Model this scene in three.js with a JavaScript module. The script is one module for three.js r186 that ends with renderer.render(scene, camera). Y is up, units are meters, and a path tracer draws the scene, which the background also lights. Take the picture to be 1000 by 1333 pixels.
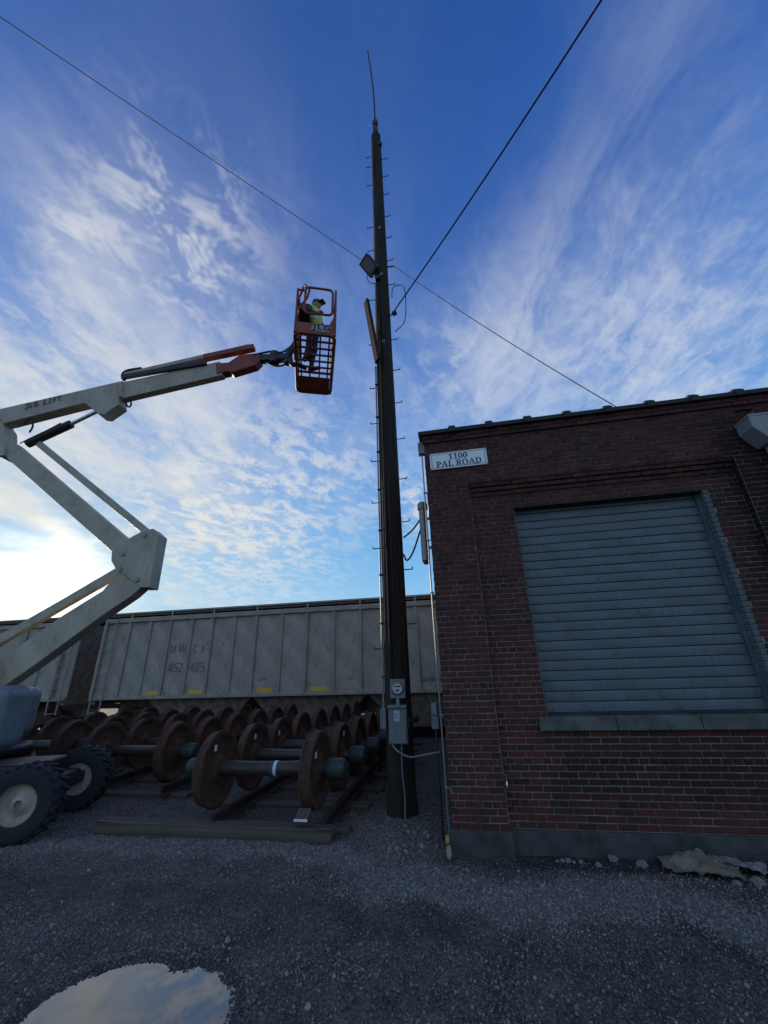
import * as THREE from 'three';
import { RoundedBoxGeometry } from 'three/addons/geometries/RoundedBoxGeometry.js';
import { TextGeometry } from 'three/addons/geometries/TextGeometry.js';
import { FontLoader } from 'three/addons/loaders/FontLoader.js';
import { MarchingCubes } from 'three/addons/objects/MarchingCubes.js';
import { mergeGeometries } from 'three/addons/utils/BufferGeometryUtils.js';
import { createNoise3D, createNoise2D } from 'simplex-noise';

// ---------------------------------------------------------------- camera
const EYE = new THREE.Vector3(0, 1.813, 0), FPX = 524.57;
const scene = new THREE.Scene();
const camera = new THREE.PerspectiveCamera(103.591, 0.75, 0.05, 1500);
camera.position.copy(EYE);
camera.rotation.set(0.387992, 0.174814, -0.030168, 'YXZ');
camera.updateMatrixWorld(true);
// a pixel of the 1000 x 1333 photograph as a direction, and where it meets a wall or a level
const dirOf = (x, y) => new THREE.Vector3(x - 500, 666.5 - y, -FPX).normalize().applyQuaternion(camera.quaternion);
const atZ = (x, y, z) => { const d = dirOf(x, y); return d.multiplyScalar(z / d.z).add(EYE); };
const atY = (x, y, h) => { const d = dirOf(x, y); return d.multiplyScalar((h - EYE.y) / d.y).add(EYE); };

// ---------------------------------------------------------------- seeded randomness and noise
function rng(seed) { let s = seed >>> 0; return () => { s = (s + 0x6D2B79F5) | 0; let t = Math.imul(s ^ (s >>> 15), 1 | s); t = (t + Math.imul(t ^ (t >>> 7), 61 | t)) ^ t; return ((t ^ (t >>> 14)) >>> 0) / 4294967296; }; }
const R0 = rng(7), N3 = createNoise3D(rng(11)), N2 = createNoise2D(rng(23));
const rnd = (a, b) => a + (b - a) * R0();
const clamp = (x, a = 0, b = 1) => Math.min(b, Math.max(a, x));
const sstep = (a, b, x) => { const t = clamp((x - a) / (b - a)); return t * t * (3 - 2 * t); };
function fbm2(x, y, o = 4) { let s = 0, a = 0.5; for (let i = 0; i < o; i++) { s += a * N2(x, y); x = x * 2.03 + 17.1; y = y * 2.03 - 9.7; a *= 0.5; } return s; }

// ---------------------------------------------------------------- sky and sun
const sunDir = dirOf(62, 762);
const cloudPatches = [ // photo pixel of the middle, radius in degrees, weight, kind (0 streaks, 1 flocks)
  [235, 312, 6.5, 1.25, 1], [95, 303, 2.4, 1.0, 1], [20, 440, 10, 0.8, 0], [60, 470, 8, 0.5, 1], [130, 480, 11, 0.4, 0], [190, 580, 14, 0.8, 0], [360, 560, 12, 0.45, 0], [300, 600, 10, 0.35, 1],
  [330, 695, 9, 1.2, 1], [245, 675, 7, 0.9, 1], [420, 610, 9, 0.6, 1], [60, 620, 13, 0.9, 0], [830, 440, 12, 0.8, 0], [950, 410, 11, 0.8, 0], [880, 470, 11, 0.5, 1], [720, 420, 8, 0.45, 0], [650, 490, 10, 0.55, 0],
  [930, 250, 7, 0.25, 0], [800, 270, 6, 0.2, 0], [545, 655, 4, 1.1, 1], [620, 550, 8, 0.5, 0], [590, 480, 6, 0.4, 1], [400, 340, 8, 0.16, 0], [150, 185, 3, 0.35, 1], [90, 230, 6, 0.18, 0], [860, 20, 5, 0.14, 0],
].map(([x, y, r, w, k]) => ({ d: dirOf(x, y), r: r * Math.PI / 180, w, k }));
function skyTexture() {
  const W = 4096, H = 2048, data = new Float32Array(W * H * 4), d = new THREE.Vector3(), col = [0, 0, 0];
  const stops = [[0, .34, .49, .61], [6, .235, .45, .66], [14, .120, .345, .62], [24, .056, .24, .565], [38, .026, .145, .455], [54, .0155, .085, .325], [72, .011, .061, .25], [90, .009, .052, .215]];
  for (let j = 0; j < H; j++) {
    const lat = ((j + 0.5) / H - 0.5) * Math.PI;
    if (lat < -0.01) continue;
    const el = Math.max(0, lat) * 180 / Math.PI, cl = Math.cos(lat), sl = Math.sin(lat);
    let k = 0; while (k < stops.length - 2 && stops[k + 1][0] < el) k++;
    const f = clamp((el - stops[k][0]) / (stops[k + 1][0] - stops[k][0]));
    for (let i = 0; i < W; i++) {
      const lon = ((i + 0.5) / W - 0.5) * 2 * Math.PI;
      d.set(cl * Math.cos(lon), sl, cl * Math.sin(lon));
      for (let c = 0; c < 3; c++) col[c] = stops[k][c + 1] * (1 - f) + stops[k + 1][c + 1] * f;
      const ang = Math.acos(clamp(d.dot(sunDir), -1, 1)) * 180 / Math.PI;
      const aur = Math.exp(-Math.pow(ang / 38, 1.6)), glow = Math.exp(-Math.pow(ang / 8, 1.3)), core = Math.exp(-Math.pow(ang / 2.3, 1.25));
      col[0] += aur * .10; col[1] += aur * .09; col[2] += aur * .035;
      // a thin high sheet of ice cloud: streaks run away from the viewer, flocks are finer and clumped
      const q = 1 / (d.y + 0.13), px = d.x * q, pz = d.z * q;
      let sPatch = 0, fPatch = 0;
      for (const p of cloudPatches) {
        const a = d.dot(p.d); if (a < Math.cos(p.r * 2.4)) continue;
        const t = Math.acos(clamp(a, -1, 1)) / p.r, g = p.w * Math.exp(-t * t * 0.95);
        if (p.k) fPatch += g; else sPatch += g;
      }
      const behind = sstep(-.15, .45, d.z);
      sPatch += .035 + 1.5 * behind * sstep(-.8, .3, N2(px * .6 + 31, pz * .6));
      const lean = px * .93 - pz * .22, along = pz * .9 + px * .25;
      const wob = .05 * N2(lean * 1.6 + 5, along * .9) + .035 * N2(lean * 5 - 2, along * 2.6);
      const sx = lean + wob;
      const veil = .5 + .5 * (.6 * N2(sx * 1.5 + 3, along * .55 + 8) + .4 * N2(sx * 3.3, along * 1.2 - 4));
      const wisp = .5 + .5 * (.40 * N2(sx * 3.4, along * 1.5) + .27 * N2(sx * 8 + 4, along * 3.6 + 1) + .19 * N2(sx * 18 - 3, along * 9) + .13 * N2(sx * 40, along * 22) + .08 * N2(sx * 85, along * 50));
      const fx = px + .018 * N2(px * 6, pz * 6 + 9), fz = pz + .018 * N2(px * 6 + 20, pz * 6);
      const clump = .5 + .5 * fbm2(fx * 3.6 + 40, fz * 2.8 - 12, 3);
      const fine = .5 + .62 * (fbm2(fx * 11 + fz * 2.5, fz * 8, 5) + .22 * N2(fx * 47 + fz * 8, fz * 40));
      const flock = sstep(.40, .78, .5 * clump + .55 * fine);
      let a = sPatch * (.20 + .95 * sstep(.30, .86, .42 * veil + .63 * wisp)) * (.35 + .75 * veil) + fPatch * (.12 + 1.05 * flock);
      a = 1 - Math.exp(-.95 * a);
      const bank = sstep(12, 3, el) * sstep(70, 15, ang) * sstep(-.2, .35, fbm2(lon * 5, el * .5, 4));
      a = clamp(a * sstep(.5, 10, el) + bank * 0.7);
      const near = Math.exp(-Math.pow(ang / 34, 1.5));
      const cw = [.54 + .10 * near, .575 + .04 * near, .62 - .06 * near];
      const warm = sstep(11, 2, el) * near;
      cw[2] -= .30 * warm; cw[1] -= .07 * warm; cw[0] += .05 * warm;
      for (let c = 0; c < 3; c++) col[c] = col[c] * (1 - a) + cw[c] * a;
      const thin = .55 + .75 * sstep(-.45, .45, fbm2(lon * 7 + 3, el * .35, 4)); // cloud before the sun thins its glare unevenly
      col[0] += glow * .26 * thin + core * 4.2 * thin; col[1] += glow * .19 * thin + core * 3.8 * thin; col[2] += glow * .02 * thin + core * 3 * thin;
      const o = (j * W + i) * 4; data[o] = col[0]; data[o + 1] = col[1]; data[o + 2] = col[2]; data[o + 3] = 1;
    }
  }
  for (let o = 0; o < W * H * 4; o += 4) if (!data[o + 3]) { data[o] = .16; data[o + 1] = .16; data[o + 2] = .16; data[o + 3] = 1; }
  const t = new THREE.DataTexture(data, W, H, THREE.RGBAFormat, THREE.FloatType);
  t.mapping = THREE.EquirectangularReflectionMapping; t.magFilter = t.minFilter = THREE.LinearFilter; t.needsUpdate = true;
  return t;
}
const sky = skyTexture();
scene.background = sky; scene.environment = sky;
const sun = new THREE.DirectionalLight(new THREE.Color(1, 0.84, 0.62), 3.2);
sun.name = 'sun'; sun.position.copy(sunDir).multiplyScalar(90); sun.target.position.set(0, 0, 0);
sun.castShadow = true; sun.shadow.mapSize.set(4096, 4096);
Object.assign(sun.shadow.camera, { left: -35, right: 35, top: 35, bottom: -35, near: 1, far: 220 });
scene.add(sun, sun.target);
const renderer = new THREE.WebGLRenderer({ antialias: true });
renderer.setSize(768, 1024);
renderer.toneMapping = THREE.LinearToneMapping; renderer.toneMappingExposure = 1.3;
renderer.shadowMap.enabled = true;

// ---------------------------------------------------------------- textures
function tileNoise(seed) { // value noise on a lattice that repeats
  const r = rng(seed), T = new Float32Array(65536); for (let i = 0; i < 65536; i++) T[i] = r();
  return (x, y, p) => {
    const xi = Math.floor(x), yi = Math.floor(y), fx = x - xi, fy = y - yi, u = fx * fx * (3 - 2 * fx), v = fy * fy * (3 - 2 * fy);
    const m = (a) => ((a % p) + p) % p, h = (a, b) => T[(m(a) * 251 + m(b) * 4093) & 65535];
    return (h(xi, yi) * (1 - u) + h(xi + 1, yi) * u) * (1 - v) + (h(xi, yi + 1) * (1 - u) + h(xi + 1, yi + 1) * u) * v;
  };
}
const TN = tileNoise(5);
const tfbm = (u, v, p, o = 5) => { let s = 0, a = 0.5, n = 0; for (let i = 0; i < o; i++) { s += a * TN(u * p + i * 13, v * p + i * 7, p); n += a; p *= 2; a *= 0.55; } return s / n; };
function tex(size, fn, srgb = false, h = size) {
  const data = new Uint8Array(size * h * 4);
  for (let j = 0; j < h; j++) for (let i = 0; i < size; i++) {
    const c = fn((i + .5) / size, (j + .5) / h), o = (j * size + i) * 4;
    for (let k = 0; k < 3; k++) data[o + k] = clamp(Array.isArray(c) ? c[k] : c) * 255;
    data[o + 3] = 255;
  }
  const t = new THREE.DataTexture(data, size, h); t.wrapS = t.wrapT = THREE.RepeatWrapping; t.magFilter = THREE.LinearFilter; t.minFilter = THREE.LinearMipmapLinearFilter; t.generateMipmaps = true;
  if (srgb) t.colorSpace = THREE.SRGBColorSpace; t.needsUpdate = true; return t;
}
const grainMap = tex(512, (u, v) => { const n = tfbm(u, v, 6, 6), f = tfbm(u + .3, v, 64, 3); const g = .62 + .42 * n + .22 * (f - .5); return [g, g * .995, g * .985]; }, true);
const grainBump = tex(512, (u, v) => .55 * tfbm(u, v, 24, 4) + .45 * tfbm(u, v + .4, 96, 2));
const grimeMap = tex(1024, (u, v) => { // faint streaks of dirt that ran down a painted sheet
  const n = tfbm(u, v, 4, 6), s = TN(u * 60, v * 2.0, 60) * .6 + TN(u * 130 + 9, v * 4.0, 130) * .4, p = sstep(.66, .76, tfbm(u + .11, v + .7, 12, 5)), f = tfbm(u, v, 120, 2);
  const g = .80 + .20 * (n - .5) - .05 * sstep(.5, .85, s) - .07 * p + .05 * (f - .5); return [g, g * (.995 - .03 * p), g * (.985 - .06 * p)]; }, true);
const rustMap = tex(512, (u, v) => { const n = tfbm(u, v, 9, 6), f = tfbm(u + .5, v, 60, 3), k = sstep(.25, .75, n); return [.68 + .2 * k + .16 * (f - .5), .63 + .18 * k + .16 * (f - .5), .60 + .15 * k + .16 * (f - .5)]; }, true);
const woodMap = tex(512, (u, v) => { const w = tfbm(u, v * .04, 48, 4), c = sstep(.60, .66, tfbm(u + .2, v * .06, 26, 3)), n = tfbm(u, v, 5, 4); const g = .55 + .5 * w + .2 * (n - .5) - .45 * c; return [g, g * .96, g * .91]; }, true, 1024);
const woodBump = tex(512, (u, v) => .6 * tfbm(u, v * .04, 48, 4) + .4 * (1 - sstep(.60, .66, tfbm(u + .2, v * .06, 26, 3))), false, 1024);
for (const t of [woodMap, woodBump]) t.wrapS = t.wrapT = THREE.MirroredRepeatWrapping;
const gravelMap = tex(1024, (u, v) => { const n = tfbm(u, v, 9, 4), f = TN(u * 190, v * 190, 190), h = TN(u * 90 + 5, v * 90, 90); const g = .42 + .25 * n + .3 * (f - .45) + .26 * (h - .5) ; return [g * 1.0, g * .985, g * .96]; }, true);
const gravelBump = tex(1024, (u, v) => { const f = TN(u * 190, v * 190, 190), h = TN(u * 90 + 5, v * 90, 90); return .5 * f * f + .35 * h + .15 * tfbm(u, v, 16, 4); });

// ---------------------------------------------------------------- materials
const L = (r, g, b) => new THREE.Color().setRGB(r, g, b);
function mat(color, rough = .85, o = {}) { return new THREE.MeshStandardMaterial({ color, roughness: rough, ...o }); }
const M = {
  mortar: mat(L(.36, .30, .265), .95, { map: grainMap, bumpMap: grainBump, bumpScale: .003 }),
  concrete: mat(L(.10, .10, .092), .93, { map: grainMap, bumpMap: grainBump, bumpScale: .006 }),
  sill: mat(L(.17, .175, .16), .92, { map: grainMap, bumpMap: grainBump, bumpScale: .005 }),
  coping: mat(L(.035, .030, .030), .7, { map: grainMap, bumpMap: grainBump, bumpScale: .002 }),
  slat: mat(L(.185, .225, .25), .5, { map: grimeMap }),
  jamb: mat(L(.13, .18, .20), .85, { map: grainMap, bumpMap: grainBump, bumpScale: .003 }),
  steelDark: mat(L(.05, .052, .055), .55, { metalness: .3, map: grainMap }),
  galv: mat(L(.42, .44, .45), .45, { metalness: .55, map: grimeMap }),
  boxGrey: mat(L(.30, .335, .345), .6, { map: grimeMap, metalness: .1 }),
  white: mat(L(.45, .47, .47), .5, { map: grimeMap }),
  black: mat(L(.018, .018, .02), .6),
  rubber: mat(L(.022, .022, .024), .85, { bumpMap: grainBump, bumpScale: .002 }),
  cable: mat(L(.012, .012, .013), .7),
  pole: mat(L(.048, .037, .029), .95, { map: woodMap, bumpMap: woodBump, bumpScale: .012 }),
  timber: mat(L(.19, .165, .135), .95, { map: woodMap, bumpMap: woodBump, bumpScale: .010 }),
  rust: mat(L(.15, .080, .050), .9, { map: rustMap, bumpMap: grainBump, bumpScale: .003 }),
  rustDark: mat(L(.085, .058, .045), .85, { map: rustMap, bumpMap: grainBump, bumpScale: .003 }),
  axle: mat(L(.12, .115, .105), .5, { metalness: .45, map: rustMap }),
  bearing: mat(L(.075, .095, .095), .55, { metalness: .25, map: grimeMap }),
  carPanel: mat(L(.60, .54, .45), .75, { map: grimeMap, bumpMap: grainBump, bumpScale: .0015 }),
  carPost: mat(L(.55, .49, .405), .78, { map: grimeMap }),
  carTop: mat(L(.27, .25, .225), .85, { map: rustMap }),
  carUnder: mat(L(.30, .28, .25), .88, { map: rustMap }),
  ink: mat(L(.03, .032, .035), .8),
  inkFaded: mat(L(.15, .14, .13), .85),
  yellow: mat(L(.72, .40, .03), .6),
  liftCream: mat(L(.70, .60, .44), .5, { map: grimeMap }),
  liftRed: mat(L(.36, .062, .026), .5, { map: grainMap }),
  liftBlack: mat(L(.03, .03, .032), .5, { map: grainMap }),
  chrome: mat(L(.6, .6, .6), .25, { metalness: .9 }),
  hood: mat(L(.30, .34, .38), .35, { map: grimeMap }),
  tag: mat(L(.75, .75, .72), .7),
  tan: mat(L(.30, .25, .17), .95, { map: grainMap, bumpMap: grainBump, bumpScale: .004, side: THREE.DoubleSide }),
};

// ---------------------------------------------------------------- helpers
const used = {};
function numbered(n) { const k = used[n] = (used[n] ?? -1) + 1; return k ? n + '_' + String(k).padStart(3, '0') : n; }
function tag(o, label, category, group, kind) { if (label) o.userData.label = label; if (category) o.userData.category = category; if (group) o.userData.group = group; if (kind) o.userData.kind = kind; return o; }
function thing(name, label, category, pos = [0, 0, 0], group, turn = 0) { const g = new THREE.Group(); g.name = numbered(name); g.position.set(...pos); g.rotation.y = turn; scene.add(g); return tag(g, label, category, group); }
function part(name, geo, m, parent, label) { const o = new THREE.Mesh(geo, m); o.name = parent === scene ? numbered(name) : name; o.castShadow = o.receiveShadow = true; parent.add(o); if (label) o.userData.label = label; return o; }
function metric(g, s = 1) { // uv in metres, by the way each face points
  if (g.index) g = g.toNonIndexed();
  const p = g.attributes.position, n = g.attributes.normal, uv = new Float32Array(p.count * 2);
  for (let t = 0; t < p.count; t += 3) {
    let ax = 0, ay = 0, az = 0; for (let k = 0; k < 3; k++) { ax += Math.abs(n.getX(t + k)); ay += Math.abs(n.getY(t + k)); az += Math.abs(n.getZ(t + k)); }
    for (let k = t; k < t + 3; k++) {
      const x = p.getX(k), y = p.getY(k), z = p.getZ(k);
      const [u, v] = ax >= ay && ax >= az ? [z, y] : ay >= az ? [x, z] : [x, y];
      uv[k * 2] = u * s; uv[k * 2 + 1] = v * s;
    }
  }
  g.setAttribute('uv', new THREE.BufferAttribute(uv, 2)); return g;
}
function box(x0, x1, y0, y1, z0, z1, s = 1) { const g = new THREE.BoxGeometry(x1 - x0, y1 - y0, z1 - z0); g.translate((x0 + x1) / 2, (y0 + y1) / 2, (z0 + z1) / 2); return metric(g, s); }
function rbox(x0, x1, y0, y1, z0, z1, r = .01, s = 1, seg = 2) { const g = new RoundedBoxGeometry(x1 - x0, y1 - y0, z1 - z0, seg, r); g.translate((x0 + x1) / 2, (y0 + y1) / 2, (z0 + z1) / 2); return metric(g, s); }
const alongX = (g) => { const u = g.attributes.uv; for (let i = 0; i < u.count; i++) u.setXY(i, u.getY(i), u.getX(i) * .5); return g; };
const V = (x, y, z) => new THREE.Vector3(x, y, z);
function cyl(a, b, r1, r2 = r1, seg = 14) { // from a to b, uv in metres
  const d = b.clone().sub(a), l = d.length(), g = new THREE.CylinderGeometry(r2, r1, l, seg, 1).toNonIndexed();
  const uv = g.attributes.uv; for (let i = 0; i < uv.count; i++) uv.setXY(i, uv.getX(i) * 6.28 * r1, uv.getY(i) * l);
  g.applyQuaternion(new THREE.Quaternion().setFromUnitVectors(V(0, 1, 0), d.normalize())); const c = a.clone().add(b).multiplyScalar(.5); g.translate(c.x, c.y, c.z); return g;
}
function tube(pts, r, seg = 40, rad = 7, closed = false, tension = .5) { const g = new THREE.TubeGeometry(new THREE.CatmullRomCurve3(pts, closed, 'catmullrom', tension), seg, r, rad, closed); return g.toNonIndexed(); }
function strut(a, b, w, d, side, r = .012) { // a beam from a to b, w high in the boom's plane, d across it
  const l = a.distanceTo(b), X = b.clone().sub(a).normalize(), Z = side.clone(), Y = Z.clone().cross(X).normalize();
  const g = metric(new RoundedBoxGeometry(l, w, d, 1, r));
  g.applyMatrix4(new THREE.Matrix4().makeBasis(X, Y, X.clone().cross(Y))); const c = a.clone().add(b).multiplyScalar(.5); g.translate(c.x, c.y, c.z); return g;
}
function lathe(pts, seg = 32, axis = 'y') { const g = new THREE.LatheGeometry(pts.map(([r, y]) => new THREE.Vector2(r, y)), seg); if (axis === 'x') g.rotateZ(-Math.PI / 2); if (axis === 'z') g.rotateX(Math.PI / 2); return g.toNonIndexed(); }
const merge = (l) => mergeGeometries(l.map((g) => g.index ? g.toNonIndexed() : g), false);
function prism(pts, depth, bevel = .006) { const g = new THREE.ExtrudeGeometry(new THREE.Shape(pts.map(([x, y]) => new THREE.Vector2(x, y))), { depth, bevelEnabled: bevel > 0, bevelSize: bevel, bevelThickness: bevel, bevelSegments: 1, curveSegments: 8 }); g.translate(0, 0, -depth / 2); return g; }
const fonts = {};
async function font(n) { return fonts[n] ??= await new FontLoader().loadAsync('fonts/droid/droid_' + n + '.typeface.json'); }
async function text(str, size, f = 'sans_bold', depth = .004, sx = 1) { const g = new TextGeometry(str, { font: await font(f), size, depth, curveSegments: 4, bevelEnabled: false }); g.computeBoundingBox(); const b = g.boundingBox; g.translate(-(b.max.x + b.min.x) / 2, -(b.max.y + b.min.y) / 2, 0); g.scale(sx, 1, 1); return g.index ? g.toNonIndexed() : g; }

// ================================================================= GROUND
const puddleEdge = [[20, 1334], [58, 1297], [100, 1275], [150, 1255], [190, 1247], [214, 1249], [226, 1261], [243, 1260], [258, 1255], [283, 1264], [299, 1285], [297, 1308], [287, 1334]].map(([x, y]) => atY(x, y, 0)).map((p) => [p.x, p.z]);
puddleEdge.push([-1.42, -2.75], [-1.5, -2.45], [-1.85, -2.2], [-2.4, -2.22], [-2.85, -2.5]);
function puddleDist(x, z) { // > 0 inside
  let inside = false, best = 1e9;
  for (let i = 0, j = puddleEdge.length - 1; i < puddleEdge.length; j = i++) {
    const [ax, az] = puddleEdge[j], [bx, bz] = puddleEdge[i];
    if ((az > z) !== (bz > z) && x < (bx - ax) * (z - az) / (bz - az) + ax) inside = !inside;
    const t = clamp(((x - ax) * (bx - ax) + (z - az) * (bz - az)) / ((bx - ax) ** 2 + (bz - az) ** 2)), dx = x - ax - t * (bx - ax), dz = z - az - t * (bz - az);
    best = Math.min(best, dx * dx + dz * dz);
  }
  return (inside ? 1 : -1) * Math.sqrt(best);
}
const WATER = -0.022;
function groundY(x, z) {
  const near = sstep(60, 20, Math.hypot(x, z));
  let y = near * (.014 * fbm2(x * .55, z * .55, 3) + .006 * N2(x * 3.1, z * 3.1) + .003 * N2(x * 9, z * 9));
  if (x > -3.6 && x < -.6 && z > -4.4 && z < -1.4) { const s = puddleDist(x, z), w = sstep(.55, 0, -s); y = y * (1 - .8 * w) + (s > 0 ? WATER - .03 * sstep(0, .3, s) - .004 : WATER + .022 * sstep(0, .5, -s)) * w + .0035 * N2(x * 14, z * 14) * w; }
  const pd = Math.hypot(x + 1.05, z + 6.67); y += .05 * sstep(.75, .2, pd);
  return y;
}
// how much loose stone lies here (0 packed earth .. 1 heaped gravel), and how wet or dark the earth is
function stoneAt(x, z) {
  const n = .5 + .5 * fbm2(x * .8 + 4, z * .8, 4), w = .25 * N2(x * .5, 3.3) + .12 * N2(x * 1.9, 8);
  let s = .30 + .5 * (n - .5);
  s += .75 * sstep(.42, .1, Math.abs(z + 5.35 + w + (x < -1 ? 0 : -.1))) * sstep(-.7, -1.6, x);              // heap before the ties
  s += .8 * sstep(.55, .12, Math.abs(z + 4.72 + w - .12 * x)) * sstep(-1.6, -.8, x);            // band along the building
  s += .4 * sstep(-7, -6, z) * sstep(.9, .3, Math.hypot(x + 1.05, z + 6.2));
  s -= .55 * sstep(.24, .05, Math.abs(z + 5.42)) * sstep(-.6, -.2, x);                          // bare earth at the foot of the wall
  s -= .35 * sstep(.3, .08, Math.abs(z + 4.15 + w * .8 - .05 * x)) * sstep(.4, -.3, x);
  return clamp(s);
}
{
  const lines = (a, b, step, far) => { const l = []; for (let v = a; v <= b; v += step) l.push(v); let s = step, lo = a, hi = b; while (lo > -far) { s *= 1.28; lo -= s; hi += s; l.unshift(lo); l.push(hi); } return l; };
  const xs = lines(-6.5, 4.5, .035, 420), zs = lines(-8.5, -1.2, .035, 420), nx = xs.length, nz = zs.length;
  const pos = new Float32Array(nx * nz * 3), col = new Float32Array(nx * nz * 3), uv = new Float32Array(nx * nz * 2), idx = [];
  for (let j = 0; j < nz; j++) for (let i = 0; i < nx; i++) {
    const x = xs[i], z = zs[j], o = j * nx + i, s = stoneAt(x, z), p = .5 + .5 * fbm2(x * 1.7 + 9, z * 1.7, 4);
    pos.set([x, groundY(x, z), z], o * 3); uv.set([x * .5, z * .5], o * 2);
    let a = .105 + .05 * (s - .3) + .06 * (p - .5);
    let wet = 0;
    if (x > -3.8 && x < -.4 && z > -4.6 && z < -1.2) wet = .8 * sstep(.24, .02, -puddleDist(x, z) + .10 * N2(x * 3, z * 3));
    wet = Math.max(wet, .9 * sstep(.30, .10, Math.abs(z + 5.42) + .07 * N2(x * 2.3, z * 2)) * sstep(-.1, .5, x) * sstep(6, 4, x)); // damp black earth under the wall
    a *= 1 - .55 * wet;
    col.set([a * 1.0, a * .97, a * .91], o * 3);
  }
  for (let j = 0; j < nz - 1; j++) for (let i = 0; i < nx - 1; i++) { const a = j * nx + i, b = a + 1, c = a + nx, d = c + 1; idx.push(a, c, b, b, c, d); }
  const g = new THREE.BufferGeometry(); g.setAttribute('position', new THREE.BufferAttribute(pos, 3)); g.setAttribute('color', new THREE.BufferAttribute(col, 3)); g.setAttribute('uv', new THREE.BufferAttribute(uv, 2)); g.setIndex(idx); g.computeVertexNormals();
  tag(part('ground', g, new THREE.MeshStandardMaterial({ color: L(2.95, 2.6, 2.2), vertexColors: true, roughness: .92, map: gravelMap, bumpMap: gravelBump, bumpScale: .010 }), scene), 'gravel and packed earth yard', null, null, 'structure');
  // water
  const wg = new THREE.ShapeGeometry(new THREE.Shape(puddleEdge.map(([x, z]) => { const dx = x + 2.15, dz = z + 2.85; return new THREE.Vector2(x + dx * .06, -(z + dz * .06)); }))); wg.rotateX(-Math.PI / 2); wg.translate(0, WATER, 0);
  tag(part('puddle_water', wg, new THREE.MeshPhysicalMaterial({ color: L(.05, .05, .045), roughness: .02, ior: 1.33, specularIntensity: 1, clearcoat: 1, clearcoatRoughness: .01 }), scene), 'still muddy puddle in the gravel', null, null, 'structure');
}
{ // loose stones
  const shapes = [0, 1, 2].map((k) => { const g = new THREE.IcosahedronGeometry(1, k === 2 ? 1 : 0), p = g.attributes.position, seen = {}, r = rng(90 + k);
    for (let i = 0; i < p.count; i++) { const key = [p.getX(i), p.getY(i), p.getZ(i)].map((v) => v.toFixed(2)).join(); const s = seen[key] ??= .72 + .5 * r(); p.setXYZ(i, p.getX(i) * s, p.getY(i) * s * .75, p.getZ(i) * s); }
    g.computeVertexNormals(); return g; });
  const r = rng(77), q = new THREE.Quaternion(), m = new THREE.Matrix4(), e = new THREE.Euler(), list = [[], [], []];
  let tries = 0;
  while (list[0].length + list[1].length + list[2].length < 230000 && tries++ < 2600000) {
    // denser close to the camera, where each stone shows
    const z = -1.5 - 7.2 * Math.pow(r(), 1.15), x = -8.8 + 13.2 * r();
    const px = x * .985 + z * .174; if (Math.abs(px) > 1.15 * -z + 1) continue;
    const s = stoneAt(x, z), pd = (x > -3.8 && x < -.4 && z > -4.6) ? puddleDist(x, z) : -9;
    if (x > -.3 && z < -5.46) continue;
    if (pd > -.005 && r() > .012) continue;
    const edge = pd > -.16 ? .3 : 0;
    if (r() > .04 + .96 * Math.pow(clamp(s + edge), 2.5)) continue;
    let size = .0036 + .0075 * Math.pow(r(), 2.4) * (.55 + .8 * s); if (r() < .010) size *= 2.0; if (Math.hypot(x + .75, z + 5.75) < .45 && r() < .05) size *= 3.2;
    e.set(r() * 6.3, r() * 6.3, r() * 6.3); q.setFromEuler(e);
    m.compose(V(x, groundY(x, z) + size * .35, z), q, V(size * (.8 + .6 * r()), size * (.7 + .4 * r()), size * (.8 + .5 * r())));
    const wet = pd > -.10 ? .6 : 1, t = (.10 + .19 * Math.pow(r(), 2.0)) * wet, h = r();
    list[Math.floor(r() * 3)].push([m.clone(), L(t * (1.16 + .06 * h), t * 1.04, t * (.90 - .06 * h + (h > .7 ? .10 : 0)))]);
  }
  list.forEach((l, k) => { const im = new THREE.InstancedMesh(shapes[k], mat(L(1, 1, 1), .85), l.length); l.forEach(([mm, c], i) => { im.setMatrixAt(i, mm); im.setColorAt(i, c); }); im.name = numbered('gravel_stones'); im.castShadow = im.receiveShadow = true; scene.add(im); tag(im, 'loose grey gravel stones scattered over the yard', null, null, 'stuff'); });
}

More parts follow.
